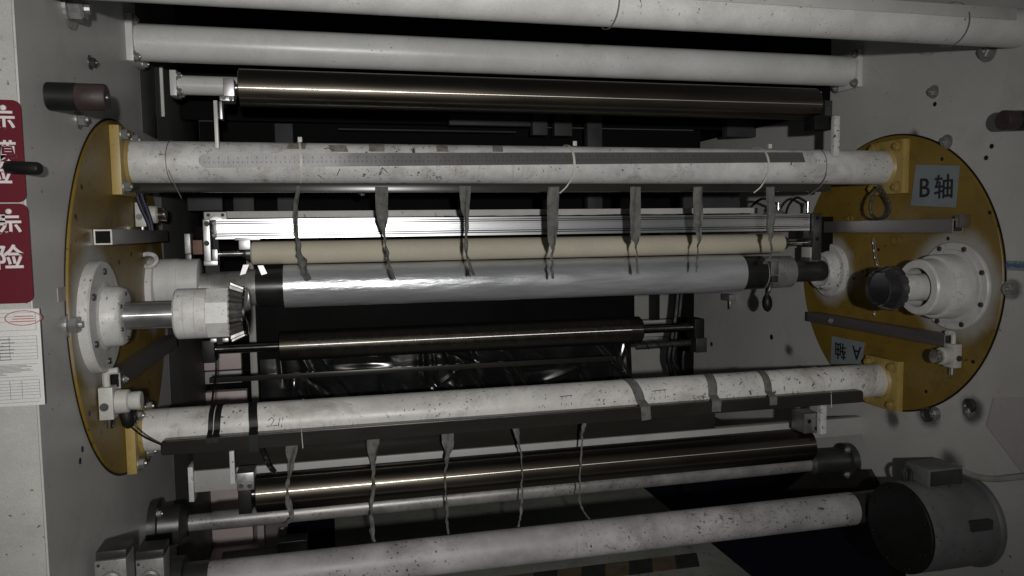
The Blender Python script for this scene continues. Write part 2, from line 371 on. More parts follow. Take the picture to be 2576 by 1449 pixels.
# ------------------------------------------------------------------ signs on the front edge
def sign(label, y0px, y1px, items, dot):
    YS = 1.3155
    zt = onY(60, y0px, YS).z; zb = onY(80, y1px, YS).z; xr = XA(52 + (y0px-250)*.0706, (y0px), YS) - .0005
    o = thing('warning_sign', label, 'sign', (xr-.13, YS, zb), 'maroon warning signs')
    pts = []; R = .012
    for cx, cz, a0 in ((xr-R, zt-R, 0), (xr-.26+R, zt-R, 90), (xr-.26+R, zb+R, 180), (xr-R, zb+R, 270)):
        for k in range(7): a = math.radians(a0+k*15); pts.append((cx+R*math.cos(a), cz+R*math.sin(a)))
    bm = new(); prism(bm, pts, YS, YS+.002, 'Y'); part('board', bm, red, o)
    for s, px, py, sz in items:
        p = onY(px, py, YS-.0004); text(s, sz, signw, o, Matrix.Translation(p) @ Matrix.Rotation(math.pi/2, 4, 'X'), bold=.0008)
    p = onY(*dot, YS); bm = new(); lathe(bm, p, (0,-1,0), [(0,.0045),(.002,.004),(.003,.002)], 16); part('rivet', bm, signw, o)
sign('maroon warning sign, upper of the pair, crossed by a black peg', 252, 509, [('示',10,305,.032),('膜',10,386,.036),('险',-2,440,.036)], (8,271))
sign('maroon warning sign, lower of the pair, above the paper notice', 512, 762, [('提',-10,568,.032),('示',27,568,.032),('险',24,652,.040)], (22,532))
# paper notice with a printed table and a red oval stamp
YS = 1.3155
pt = onY(98, 776, YS); pb = onY(104, 1018, YS)
pn = thing('paper_notice', 'white printed form with table lines and red oval stamp', 'notice', (pt.x-.07, YS, pb.z))
bm = new(); bx2(bm, (pt.x-.15, YS+.0005, pb.z), (pt.x, YS+.0015, pt.z)); part('sheet', bm, paper, pn)
bm = new(); rr = random.Random(4); hN = pt.z-pb.z; x1 = pt.x-.006; x0 = pt.x-.144
def ln(xa, xb, za, zb): bx2(bm, (xa, YS-.0001, za), (xb, YS+.0006, zb))
def hz(f, xa=x0, xb=x1, t=.0005): zz = pt.z-f*hN; ln(xa, xb, zz, zz+t)
for f in (.04,.08,.13,.22,.28,.315,.35,.385,.42,.455,.49,.52,.57,.70,.735,.77,.80,.83,.86,.89,.93,.965): hz(f)
for f0, f1, cols in ((.04,.22,(0,1)),(.28,.52,(0,.25,.5,.62,.72,1)),(.735,.93,(0,.35,.55,.7,.82,1))):
    for cc in cols: xx = x0+(x1-x0)*cc; ln(xx, xx+.0005, pt.z-f1*hN, pt.z-f0*hN)
for k in range(8):
    zz = pt.z-(.585+.013*k)*hN; ln(x0+.004, x1-.004-rr.random()*.05, zz, zz+.0009)
for k in range(7):
    zz = pt.z-(.285+.035*k)*hN
    for c0 in (.03,.3,.53,.64): ln(x0+(x1-x0)*c0, x0+(x1-x0)*(c0+.08+.06*rr.random()), zz-.004, zz-.0028)
part('printed_table', bm, ink, pn, smooth=False)
sp_ = onY(58, 800, YS-.0002); bm = new(); N_ = 40
for r0, r1 in ((1.0,.93),):
    A = [bm.verts.new((sp_.x+.026*r0*math.cos(k*2*math.pi/N_), sp_.y, sp_.z+.012*r0*math.sin(k*2*math.pi/N_))) for k in range(N_)]
    B = [bm.verts.new((sp_.x+.026*r1*math.cos(k*2*math.pi/N_), sp_.y, sp_.z+.012*(r1-.05)*math.sin(k*2*math.pi/N_))) for k in range(N_)]
    for k in range(N_): bm.faces.new((A[k], A[(k+1) % N_], B[(k+1) % N_], B[k]))
for k in range(3): bx2(bm, (sp_.x-.018+.003*k, sp_.y-.0001, sp_.z-.006+k*.004), (sp_.x+.018-.002*k, sp_.y+.0001, sp_.z-.0045+k*.004))
part('stamp', bm, stampm, pn, smooth=False)

# ------------------------------------------------------------------ rubber buffers and handle
def buffer(label, a, b, r, grey=False):
    a = Vector(a); b = Vector(b); L_ = (b-a).length; ax = (b-a).normalized()
    o = thing('rubber_buffer', label, 'buffer', a, 'rubber buffers on the side frames')
    llathe('sleeve', a, ax, [(0,r*.98),(L_*.5,r),(L_*.5+.001,r*1.02),(L_*.96,r*1.02),(L_,r*.94)], rubber, o, 32)
    llathe('grip', a, ax, [(L_*.02,r*1.04),(L_*.5,r*1.04)], black, o, 32)
    llathe('screw', a+ax*L_, ax, [(0,r*.35),(.003,r*.33),(.003,r*.15),(.001,r*.15)], dsteel, o, 16)
    return o
yb = 1.42
buffer('stubby brown and black rubber buffer on the frame with maroon signs', (PL, yb+.02, z(.235)), (PL+.092, yb+.02, z(.235)), .0225)
buffer('long black rubber buffer on the frame with the B card', (PR, yb, z(.232)), (PR-.075, yb, z(.232)), .0215)
bm = new(); a = Vector((XA(12,418,1.31), 1.3155, onY(40,420,1.31).z)); 
lathe(bm, a, (1,-.25,-.06), [(0,.0085),(.003,.010),(.048,.010),(.052,.008)], 20)
solo('peg_handle', bm, black, 'small black peg sticking out across the upper maroon sign', 'peg', a)

# ------------------------------------------------------------------ turret: discs and tie beams
TC = (1.857, z(-.140)); TR = .390
UB = (1.854, z(.1616), .0475); LB = (1.854, z(-.4490), .0480)
FC = (1.612, z(-.159)); RC = (2.102, z(-.143))
tur = thing('turret', 'rotating turret of two ochre discs joined by two speckled white tubes', 'turret', ((XL+XR)/2, TC[0], TC[1]-TR))
org = Vector(tur.location)
def loc_(x, yz): return tuple(Vector((x, yz[0], yz[1])) - org)
ospray = lambda nm, x: overspray(yellow, nm, x, [(loc_(x, FC), .115, .165, (.34,.33,.31)), (loc_(x, RC), .085, .125, (.33,.31,.28))])
for s, xf, xp in ((1, XL, PL), (-1, XR, PR)):
    bm = new(); lathe(bm, (xp, TC[0], TC[1]), (s,0,0), [(0,TR),(.0045,TR),(.006,TR-.0015)], 128)
    d = part('disc', bm, ospray('ochre disc oversprayed', xf), tur)
    bm = new(); lathe(bm, (xp, TC[0], TC[1]), (s,0,0), [(0,TR+.0045),(.0012,TR+.0045),(.0012,TR)], 128, caps=False); part('seam_ring', bm, black, d)
    # bosses and screws on the disc face
    if s < 0:
        for px, py, r in [(2183,575,.014),(2255,605,.016),(2175,685,.014),(2140,550,.012)]:
            llathe('boss', onX(px,py,XR), (-1,0,0), [(0,r),(.004,r),(.005,r*.8),(.002,r*.45)], yellow, d, 24)
        for px, py in [(2370,400),(2490,535),(2160,560),(2148,700),(2210,628),(2448,910),(2330,985),(2310,840),(2225,760),(2385,600)]: hole(d, onX(px,py,XR), (-1,0,0), .005)
    else:
        for px, py in [(205,470),(190,545),(300,660),(330,640),(225,1040)]: hole(d, onX(px,py,XL), (1,0,0), .005)
for (Y0, Z0, r0), fz, mm, lab in ((UB, (z(.086), z(.234)), worn, 'worn upper tube with tape marks'), (LB, (z(-.527), z(-.383)), worn2, 'speckled lower tube with ink scrawls')):
    bm = new(); lathe(bm, (XL+.020, Y0, Z0), (1,0,0), [(0,r0*1.03)]+[((XR-XL-.040)*k/20, r0) for k in range(21)]+[(XR-XL-.040, r0*1.03)], 72)
    tb = part('tie_beam', bm, mm, tur, lab)
    for s, xf in ((1, XL), (-1, XR)):
        bm = new(); bx2(bm, (xf, Y0-.077, fz[0]), (xf+s*.020, Y0+.056, fz[1]), .002); part('flange', bm, yellow2, tb)
        lathe_r = [(0,r0+.006),(.004,r0+.003),(.007,r0+.0002)]
        llathe('weld', (xf+s*.020, Y0, Z0), (s,0,0), lathe_r, yellow2, tb, 48)
        for dy in (-.057, .038):
            for zz in (fz[0]+.018, fz[1]-.018):
                bolt(tb, (xf+s*.020, Y0+dy, zz), (s,0,0), .0115, bolt_m if s > 0 else ybolt)
# painted square tubes fixed to the discs, running front to back
def sqtube(label, x0, x1, z0, z1, y0, y1, m=sqm):
    t = .003; o = thing('square_tube', label, 'steel tube', ((x0+x1)/2, y0, z0), 'square steel tubes on the turret discs')
    bm = new()
    P = lambda q, y: [bm.verts.new((a, y, b)) for a, b in q]
    out = [(x0,z0),(x1,z0),(x1,z1),(x0,z1)]; inn = [(x0+t,z0+t),(x1-t,z0+t),(x1-t,z1-t),(x0+t,z1-t)]
    A, B, c_, D = P(out,y0), P(out,y1), P(inn,y0), P(inn,y1)
    for k in range(4):
        j = (k+1) % 4
        bm.faces.new((A[k],A[j],B[j],B[k])); bm.faces.new((c_[k],D[k],D[j],c_[j])); bm.faces.new((A[k],c_[k],c_[j],A[j])); bm.faces.new((B[k],B[j],D[j],D[k]))
    bmesh.ops.recalc_face_normals(bm, faces=bm.faces[:]); part('tube_wall', bm, m, o)
    rim = new()
    for a, b in (((x0,y0-.0008,z0),(x1,y0,z0+t)),((x0,y0-.0008,z1-t),(x1,y0,z1)),((x0,y0-.0008,z0+t),(x0+t,y0,z1-t)),((x1-t,y0-.0008,z0+t),(x1,y0,z1-t))): bx2(rim, a, b)
    part('sawn_rim', rim, bolt_m, o)
    return o
sqtube('square steel tube with open end, above the toothed chuck', XL+.001, XL+.034, z(-.019), z(.011), 1.628, 2.15)
lq = sqtube('square steel tube with open end, below the toothed chuck', XL+.001, XL+.034, z(-.306), z(-.274), 1.632, 2.2)
bolt(lq, (XL+.034, 1.66, z(-.293)), (1,0,0), .006)
uq = sqtube('square steel tube below the B card', XR-.036, XR-.004, z(-.022), z(.012), 1.585, 2.12)
bm = new(); bx2(bm, (XR-.030, 1.568, z(-.010)), (XR-.002, 1.584, z(.022)), .002); part('end_clip', bm, sqm, uq)
lq2 = sqtube('square steel tube above the A card', XR-.036, XR-.004, z(-.312), z(-.282), 1.60, 2.17)
bolt(lq2, (XR-.036, 2.05, z(-.297)), (-1,0,0), .007)

# ------------------------------------------------------------------ axis cards
def card(label, pts, letters):
    P = [onX(px, py, XR) for px, py in pts]; c = sum(P, Vector())/4
    o = thing('axis_card', label, 'card', c, 'axis cards on the disc')
    bm = new(); prism(bm, [(p.y, p.z) for p in P], XR-.0006, XR-.0018, 'X'); part('sheet', bm, cardm, o)
    return o, P
cb, P = card('pale blue card lettered B beside the upper yellow flange', [(2306,414),(2415,417),(2405,522),(2292,517)], None)
# text plane: reading direction runs towards the camera (-Y), up is +Z, facing -X
def tm(p, rot=0): return Matrix.Translation(p) @ Matrix(((0,0,-1,0),(-1,0,0,0),(0,1,0,0),(0,0,0,1))) @ Matrix.Rotation(rot, 4, 'Z')
text('B', .072, inkb, cb, tm(onX(2325,475,XR-.0022)), bold=.0006)
text('轴', .066, inkb, cb, tm(onX(2374,474,XR-.0022)), bold=.0008)
ca, P = card('pale blue card lettered A upside down behind the lower flange', [(2094,845),(2176,862),(2167,916),(2090,915)], None)
text('A', .060, inkb, ca, tm(onX(2155,886,XR-.0022), math.pi), bold=.0004)
text('轴', .056, inkb, ca, tm(onX(2114,880,XR-.0022), math.pi), bold=.0006)
p0 = onX(2526,655,PR); p1 = onX(2576,682,PR)
bl = thing('blue_label', 'small pale label with blue lettering on the grey frame beside the disc', 'label', (PR, p0.y, p1.z))
bm = new(); bx2(bm, (PR-.001, p1.y-.01, p1.z), (PR, p0.y, p0.z)); part('sheet', bm, cardm, bl)
bm = new(); rr = random.Random(8)
for k in range(14):
    yy = p0.y-.006-k*.0042; zz = p1.z+.006
    bx2(bm, (PR-.0016, yy-.003, zz+rr.random()*.004), (PR-.0010, yy, zz+.008+rr.random()*.006))
part('printed_strokes', bm, bluem, bl)

# ------------------------------------------------------------------ chucks on the front shaft
# toothed chuck, left
lc = thing('winding_chuck', 'white winding chuck with polished shaft and toothed steel cone', 'chuck', (XL, FC[0], FC[1]))
cy, cz = FC
llathe('flange', (XL, cy, cz), (1,0,0), [(0,.110),(.017,.110),(.020,.107)], chuckw, lc, 72)
llathe('hub', (XL+.020, cy, cz), (1,0,0), [(0,.068),(.003,.060),(.028,.058),(.034,.054),(.036,.050),(.036,.036)], chuckw, lc, 56)
for k in range(6):
    a = math.radians(30+60*k); sock(lc, (XL+.020, cy+.088*math.cos(a), cz+.088*math.sin(a)), (1,0,0), .0065)
    sock(lc, (XL+.056, cy+.044*math.cos(a), cz+.044*math.sin(a)), (1,0,0), .0042)
xs0 = XL+.05; xs1 = XA(430,790,cy-.05); xs2 = XA(515,790,cy-.05); xs3 = XA(572,790,cy-.05); xs4 = XA(609,790,cy-.05)
llathe('shaft', (xs0, cy, cz), (1,0,0), [(0,.0275),(xs1-xs0+.01,.0275)], shaftm, lc, 48)
bm = new(); w3 = (xs2-xs1)/3; prof = [(0,.036),(.0001,.047),(.004,.0505)]
for k in range(3): prof += [(w3*(k+1)-.0008,.0505),(w3*(k+1)-.0004,.0495),(w3*(k+1),.0505)]
lathe(bm, (xs1, cy, cz), (1,0,0), prof, 56); part('collar', bm, chuckw, lc)
# square block with eight chamfered sides
bm = new(); lathe(bm, (0,0,0), (1,0,0), [(0,.0525),(xs3-xs2,.0525)], 8); bmesh.ops.rotate(bm, verts=bm.verts[:], cent=(0,0,0), matrix=Matrix.Rotation(math.radians(22.5-5), 3, 'X')); bmesh.ops.translate(bm, verts=bm.verts[:], vec=(xs2, cy, cz)); blk = part('octagon_block', bm, chuckw, lc, ang=20)
for k in range(2): bx_ = new(); bx2(bx_, (xs2+.008+.022*k, cy-.052, cz-.054), (xs2+.020+.022*k, cy-.040, cz-.046), .002); part('grub_lug', bx_, bolt_m, blk)
# toothed cone
bm = new(); nT = 26; Lx = xs4-xs3; r0, r1 = .050, .0615; ring0 = []; ring1 = []; ring2 = []
for k in range(nT*4):
    a = k*2*math.pi/(nT*4); t = (1, 1, .86, .86)[k % 4]
    for ring, x, rr_ in ((ring0, xs3, r1*.93), (ring1, xs3+.003, r1), (ring2, xs4, r0)):
        q_ = rr_*t; ring.append(bm.verts.new((x, cy+q_*math.cos(a), cz+q_*math.sin(a))))
n4 = nT*4
for A, B in ((ring0, ring1), (ring1, ring2)):
    for k in range(n4): bm.faces.new((A[k], A[(k+1) % n4], B[(k+1) % n4], B[k]))
bm.faces.new(ring0); bm.faces.new(list(reversed(ring2))); bmesh.ops.recalc_face_normals(bm, faces=bm.faces[:])
part('toothed_cone', bm, steel, lc, ang=15)
llathe('cone_ring', (xs4, cy, cz), (1,0,0), [(0,.050),(.004,.050),(.006,.046),(.010,.024),(.011,.01)], chrome, lc, 48)

# cup chuck, right
rc = thing('cup_chuck', 'white stepped cup chuck with black capped spindle on the ochre disc', 'chuck', (XR, FC[0], FC[1]))
llathe('flange', (XR, cy, cz), (-1,0,0), [(0,.113),(.006,.113),(.009,.110),(.010,.095),(.014,.094)], chuckw, rc, 72)
bm = new(); lathe(bm, (XR-.010, cy, cz), (-1,0,0), [(0,.086),(.004,.083),(.050,.082),(.056,.079),(.058,.072),(.098,.071),(.103,.067),(.104,.050),(.05,.048)], 64, caps=False); part('cup', bm, chuckw, rc)
llathe('bore', (XR-.05, cy, cz), (-1,0,0), [(0,.049),(.006,.049)], black, rc, 48)
llathe('spindle', (XR-.05, cy, cz), (-1,0,0), [(0,.0345),(.128,.0345)], chuckw, rc, 48)
llathe('cap', (XR-.178, cy, cz), (-1,0,0), [(0,.046),(.003,.053),(.022,.055),(.030,.052),(.048,.046),(.050,.042),(.044,.040)], capm, rc, 14*4)
for k in range(14):
    a = 2*math.pi*k/14; bm = new()
    bx(bm, (XR-.190, cy+.0535*math.cos(a), cz+.0535*math.sin(a)), (.018,.016,.005), Matrix.Rotation(a+math.pi/2, 3, 'X'), .001); part('cap_rib', bm, capm, rc)
for k in range(8):
    a = math.radians(22.5+45*k); sock(rc, (XR-.0095, cy+.1025*math.cos(a), cz+.1025*math.sin(a)), (-1,0,0), .0065)

# rear chucks
ry, rz = RC
rl = thing('winding_chuck', 'white rear chuck with lifting eye holding the black core', 'chuck', (XL, ry, rz))
xa = XA(352,690,ry-.05); xb = XA(497,690,ry-.05); xc_ = XA(608,690,ry-.05); xd = XA(640,690,ry-.05)
llathe('flange', (XL, ry, rz), (1,0,0), [(0,.085),(.014,.085),(.016,.082)], white, rl, 56)
mid = xa+(xb-xa)*.62
llathe('housing', (XL+.016, ry, rz+.018), (1,0,0), [(0,.060),(xa-XL,.060),(xa-XL+.003,.062),(mid-XL-.016,.062),(mid-XL-.0155,.0605),(mid-XL-.014,.0605),(xb-XL-.018,.0605),(xb-XL-.016,.057)], white, rl, 56)
llathe('spindle', (xb, ry, rz), (1,0,0), [(0,.040),(.03,.040),(.031,.043),(xc_-xb-.01,.044),(xc_-xb,.048),(xd-xc_+xc_-xb,.048)], galv, rl, 48)
eye = new(); p = onY(372,655,ry-.07); pts = [(p.x+.020*math.cos(t), p.y+.006*math.sin(t*2), p.z+.016*math.sin(t)) for t in [k*2*math.pi/24 for k in range(25)]]
sweep(eye, pts, .0055, 10); lathe(eye, (p.x-.020, p.y, p.z), (-1,0,0), [(-.006,.008),(.012,.010)], 12); part('lifting_eye', eye, worn, rl)

rr_ = thing('winding_chuck', 'grey rear chuck and shaft at the clean end of the silver roll', 'chuck', (XR, ry, rz))
llathe('flange', (XR, ry, rz), (-1,0,0), [(0,.086),(.010,.085),(.014,.080)], worn, rr_, 56)
llathe('cup', (XR-.014, ry, rz), (-1,0,0), [(0,.064),(.016,.062),(.030,.056),(.031,.050),(.020,.044)], worn, rr_, 56)
xe = XA(2008,680,ry-.045); xf_ = XA(1936,685,ry-.05)
llathe('shaft', (xe-.01, ry, rz), (1,0,0), [(0,.0335),(XR-.02-xe,.0335)], dsteel, rr_, 40)
llathe('body', (xf_, ry, rz), (1,0,0), [(0,.047),(.003,.0495),(xe-xf_-.003,.0495),(xe-xf_,.046)], galv, rr_, 48)
bm = new(); bx2(bm, (xf_+.002, ry-.056, rz-.006), (xf_+.028, ry-.030, rz+.036), .002); part('jaw', bm, alub, rr_)
bm = new(); bx2(bm, (xf_+.004, ry-.057, rz-.028), (xf_+.026, ry-.03, rz-.008), .003); part('latch', bm, dsteel, rr_)
bm = new(); sweep(bm, spline([(xf_+.006, ry-.05, rz-.03),(xf_-.002, ry-.052, rz-.05),(xf_-.006, ry-.045, rz-.068)]), .006, 8); part('trigger', bm, dsteel, rr_)

bm = new(); p_ = onY(1929, 765, ry-.02); lathe(bm, p_+Vector((0,0,.030)), (.05,0,-1), [(-.02,.004),(.0,.006),(.008,.012),(.022,.0155),(.036,.0150),(.048,.010),(.054,.003)], 24); part('lever_knob', bm, black, rr_)
# silver film roll
fx0 = XA(640,720,ry-.05); fx1 = XA(712,720,ry-.055); fx2 = XA(1882,690,ry-.055); fx3 = XA(1936,690,ry-.05)
FR = .0575
silver = mk('silver film', (.58,.595,.62), .34, metal=.65, var=.14, vs=9, stretch=(.3,1.6,1.6), bump=.6, bs=26, grain=.04, dirt=.25, dirtcol=(.36,.39,.46), dscale=6)
film = thing('film_roll', 'roll of silver plastic film wound on a black core', 'film roll', ((fx0+fx3)/2, ry, rz-FR))
llathe('core', (fx0+.001, ry, rz), (1,0,0), [(0,.044),(0.0005,.0515),(fx3-fx0-.0025,.0515),(fx3-fx0-.002,.044)], mk('black core tube', (.014,.014,.014), .32, var=.15, vs=20), film, 56)
bm = new(); seg = 96; nx = 160; rings = []
for i in range(nx+1):
    x = fx1+(fx2-fx1)*i/nx; ring = []
    for k in range(seg):
        a = k*2*math.pi/seg; e = min(i, nx-i)
        dr = .0006*noise.noise((x*5, math.cos(a)*2.2, math.sin(a)*2.2)) + .0007*noise.noise((x*14+a*2.2, math.cos(a)*5, math.sin(a)*5))
        if i < 12: dr += .0010*noise.noise((x*40, a*14, 3.1))*(1-i/12)
        ring.append(bm.verts.new((x, ry+(FR+dr)*math.cos(a), rz+(FR+dr)*math.sin(a))))
    rings.append(ring)
for A, B in zip(rings, rings[1:]):
    for k in range(seg): bm.faces.new((A[k], A[(k+1) % seg], B[(k+1) % seg], B[k]))
bm.faces.new(rings[0]); bm.faces.new(list(reversed(rings[-1]))); bmesh.ops.recalc_face_normals(bm, faces=bm.faces[:])
part('film', bm, silver, film)

# ------------------------------------------------------------------ lay-on (beige) roller unit
by, bz = RC[0], z(-.053); br = .0305
lay = thing('lay_on_roller', 'beige rubber roller resting on the silver film roll', 'roller', ((fx0+fx3)/2, by, bz-br))
xa = XA(629,640,by-.03); xb = XA(1981,610,by-.03); xs = XA(532,640,by); xe2 = XA(2040,607,by)
llathe('sleeve', (xa, by, bz), (1,0,0), [(0,br-.005),(.004,br),(xb-xa-.008,br),(xb-xa-.002,br-.003),(xb-xa,br-.008)], beige, lay, 64)
llathe('shaft', (xs, by, bz), (1,0,0), [(0,.008),(xe2-xs,.008)], steel, lay, 24)
for x0_, d_ in ((xa, -1), (xb, 1)):
    llathe('bearing', (x0_, by, bz), (d_,0,0), [(0,.019),(.006,.020),(.012,.020),(.013,.014),(.019,.013)], dsteel, lay, 32)
# carriage: aluminium extrusion, end plates, cylinders
rail = thing('rail_carriage', 'grooved aluminium rail with steel end plates above the beige roller', 'rail', ((fx0+fx3)/2, by, z(0)))
ya = by-.012
xr0 = XA(541,577,ya-.02); xr1 = XA(2036,556,ya-.02)
zt = onY(1000,548,ya-.02).z; zb = onY(1000,595,ya-.02).z; hh = zt-zb
# profile (y,z): front face with grooves
gro = []; f0 = ya-.022
def G(z0, z1, d): gro.extend([(f0, z0), (f0+d, z0+.0004), (f0+d, z1-.0004), (f0, z1)])
G(zb+hh*.13, zb+hh*.185, .012); G(zb+hh*.235, zb+hh*.29, .012); G(zb+hh*.36, zb+hh*.39, .004)
G(zb+hh*.66, zb+hh*.69, .004); G(zb+hh*.755, zb+hh*.81, .012); G(zb+hh*.86, zb+hh*.905, .012)
prof = [(f0, zb)] + gro + [(f0, zt), (f0+.044, zt), (f0+.044, zb)]
bm = new(); prism(bm, prof, xr0, xr1, 'X'); part('extrusion', bm, alu, rail, smooth=False)
for a_, b_ in ((.13,.185),(.235,.29),(.755,.81),(.86,.905)):  # black strips darken the deeper grooves of the rail
    bm = new(); bx2(bm, (xr0+.002, f0+.003, zb+hh*a_+.0004), (xr1-.002, f0+.011, zb+hh*b_-.0004)); part('groove_strip', bm, black, rail)
# top cover strip with torn tape edge
bm = new(); bx2(bm, (XA(570,545,by+.02), by+.018, zt+.004), (XA(1905,545,by+.02), by+.045, zt+.022), .001); part('back_strip', bm, column, rail)
bm = new(); rr = random.Random(2)
P0 = XA(1120,545,by-.01); P1 = XA(1900,540,by-.01)
pts = [(P0+(P1-P0)*k/60, by+.016, zt+.0035+.0018*noise.noise((k*.5,1.7,0))) for k in range(61)]
sweep(bm, pts, .0016, 6); part('torn_tape', bm, black, rail)
# end plates
def plate(px0, px1, py0, py1, yy, dep, m, nm, bev=.0015):
    a = onY(px0, py0, yy); b = onY(px1, py1, yy); bm = new(); bx2(bm, (a.x, yy, b.z), (b.x, yy+dep, a.z), bev); return part(nm, bm, m, rail)
pl_ = plate(509,531,552,659,by-.045,.05,alub,'end_plate')
for py in (563, 612): hole(pl_, onY(520,py,by-.0452), (0,-1,0), .0068)
e2 = plate(532,545,553,599,by-.038,.045,dsteel,'rail_clamp')
for py in (562, 592): sock(e2, onY(538,py,by-.0385), (0,-1,0), .0045)
plate(533,548,627,655,by-.04,.045,alub,'shaft_block'); plate(512,548,656,668,by-.04,.05,alub,'foot_block')
plate(463,480,588,638,by-.02,.05,galv,'stop_block'); plate(466,482,639,656,by-.01,.05,dsteel,'stop_pad')
plate(484,510,604,640,by-.005,.03,rust,'rusty_link')
plate(490,512,570,600,by+.03,.03,blackm,'rear_block')
# square cylinder end with round boss, and air cylinder along the rail
a = onY(512,533,by+.005); b = onY(571,560,by+.005)
bm = new(); bx2(bm, (a.x, by+.005, a.z-.044), (b.x, by+.02, a.z), .003); ce = part('cylinder_head', bm, offw, rail)
for px in (524, 560): hole(ce, onY(px,541,by+.0049), (0,-1,0), .0045)
lathe_c = onY(542,566,by+.005); bm = new(); lathe(bm, (lathe_c.x, by+.005, lathe_c.z), (0,-1,0), [(0,.024),(.0015,.024),(.002,.022),(.002,.017),(.003,.017),(.003,.012)], 40); part('cylinder_boss', bm, alub, ce)
plate(600,630,601,628,by-.034,.006,alub,'upright_bracket'); plate(590,655,598,604,by-.036,.012,alub,'bracket_top')
# cut foil scraps under the bracket
for (px0,py0,px1,py1) in ((612,666,628,692),(648,668,662,692)):
    a = onY(px0,py0,by-.06); b = onY(px1,py1,by-.062); bm = new()
    s_ = -.009 if px0 < 640 else .009
    prism(bm, [(a.x,a.z),(a.x+.014,a.z),(a.x+.014+s_,b.z+.004),(a.x+s_,b.z)], by-.062, by-.061, 'Y'); part('foil_flag', bm, alub, rail)
# right end of the carriage
pr_ = plate(2046,2066,536,654,by-.045,.05,dsteel,'end_plate')
for py in (548, 601): hole(pr_, onY(2056,py,by-.0452), (0,-1,0), .006)
plate(2022,2036,540,600,by-.03,.04,dsteel,'rail_clamp'); plate(2037,2047,590,600,by-.03,.03,dsteel,'spacer')
plate(2038,2047,622,648,by-.04,.045,offw,'shaft_block'); plate(2037,2058,649,658,by-.04,.05,alub,'foot_block')
plate(2068,2095,545,635,by-.01,.05,blackm,'stop_block')
bm = new(); p = onY(2020,500,by+.02); lathe(bm, onY(1958,548,by+.012), (0,-1,0), [(0,.024),(.008,.024),(.009,.018),(.004,.016)], 32); part('cylinder_boss', bm, alub, rail)
bm = new(); lathe(bm, onY(1958,528,by+.0), (0,0,1), [(0,.008),(.010,.008),(.010,.005),(.022,.005)], 12); part('air_fitting', bm, steel, rail); bm = new(); lathe(bm, onY(2032,522,by+.0), (0,0,1), [(-.015,.004),(.006,.004),(.006,.006),(.018,.006)], 12); part('air_fitting', bm, steel, rail)
bm = new(); sweep(bm, spline([onY(1958,515,by), onY(1920,500,by+.03), onY(1890,520,by+.05), onY(1880,545,by+.06)]), .004, 8); part('air_hose', bm, black, rail); bm = new(); sweep(bm, spline([onY(2030,510,by), onY(2005,497,by+.02), onY(1985,515,by+.05), onY(1975,545,by+.05)]), .004, 8); part('air_hose', bm, black, rail)

# ------------------------------------------------------------------ tubes across the machine
def crosstube(label, Y0, Z0, r, x0, x1, m, flange=None, fm=None, grp='white cross tubes between the frames', ends=(True, True)):
    o = thing('cross_tube', label, 'tube', ((x0+x1)/2, Y0, Z0-r), grp)
    llathe('tube', (x0, Y0, Z0), (1,0,0), [((x1-x0)*k/16, r) for k in range(17)], m, o, 72)
    if flange:
        for s, xe_, on in ((1, x0, ends[0]), (-1, x1, ends[1])):
            if not on: continue
            bm = new(); bx2(bm, (xe_, Y0-flange, Z0-flange), (xe_-s*.016, Y0+flange, Z0+flange), .0015); fl_ = part('flange', bm, fm or m, o)
            for dy in (-1, 1):
                for dz in (-1, 1): bolt(fl_, (xe_, Y0+dy*(flange-.012), Z0+dz*(flange-.012)), (s,0,0), .0095)
    return o
crosstube('clean white cross tube with square bolted flanges', 2.037, z(.467), .0445, PL+.016, PR-.016, white, .055)
t1 = crosstube('thick white cross tube with a flat strip cable tied along it', 1.46, z(.4475), .0435, PL, PR, topw)
bm = new(); bx2(bm, (PL+.3, 1.4145, z(.452)), (PR-.05, 1.4185, z(.478)), .001); part('flat_strip', bm, column, t1)
def ring(bm, x, yz, r, th, wd, x2=None, n=40, a0=0, a1=2*math.pi):
    """a flat band lying round a tube; x2 lets it slant"""
    P = []; 
    for k in range(n+1):
        a = a0+(a1-a0)*k/n; xx = x + ((x2-x)*(1-math.cos(a))/2 if x2 is not None else 0)
        P.append((xx, a))
    for (xa_, a), (xb_, b) in zip(P, P[1:]):
        v = []
        for (xx, aa) in ((xa_, a), (xb_, b)):
            for rr2 in (r, r+th):
                for s in (-.5, .5): v.append(bm.verts.new((xx+s*wd, yz[0]-rr2*math.cos(aa), yz[1]+rr2*math.sin(aa))))
        for f in ((0,1,5,4),(2,6,7,3),(0,4,6,2),(1,3,7,5)): bm.faces.new([v[i] for i in f])
    bmesh.ops.remove_doubles(bm, verts=bm.verts[:], dist=1e-6); bmesh.ops.recalc_face_normals(bm, faces=bm.faces[:])
for px, py, lab in [(1555,20,'thin grey tie round the flat strip halfway along the thick top tube'), (2432,60,'thin grey tie round the flat strip where the thick top tube meets the frame')]:
    bm = new(); x = XA(px, py, 1.42); ring(bm, x, (1.46, z(.4475)), .0475, .001, .003, x2=x-.01); solo('cable_tie', bm, wirem, lab, 'cable tie', (x, 1.46, z(.40)), 'ties round the top tube')
crosstube('thin white cross tube mostly hidden by the black guide roller under the flanged tube', 2.2, z(.397), .0255, XA(446,215,2.18), PR-.02, white, .033, ends=(True, True))
bt_x0 = XA(527,1425,1.75); bt_x1 = XA(2141,1270,1.75)
bt = crosstube('grimy mauve white tube low down running to the dark motor', 1.75, z(-.777), .0440, bt_x0, bt_x1, pinkish)
llathe('end_sleeve', (bt_x1, 1.75, z(-.777)), (1,0,0), [(0,.0435),(PR-bt_x1,.0435)], tray, bt, 48)
llathe('end_sleeve', (bt_x0, 1.75, z(-.777)), (-1,0,0), [(0,.0465),(.05,.0465),(.052,.062),(bt_x0-PL,.062)], dsteel, bt, 48)
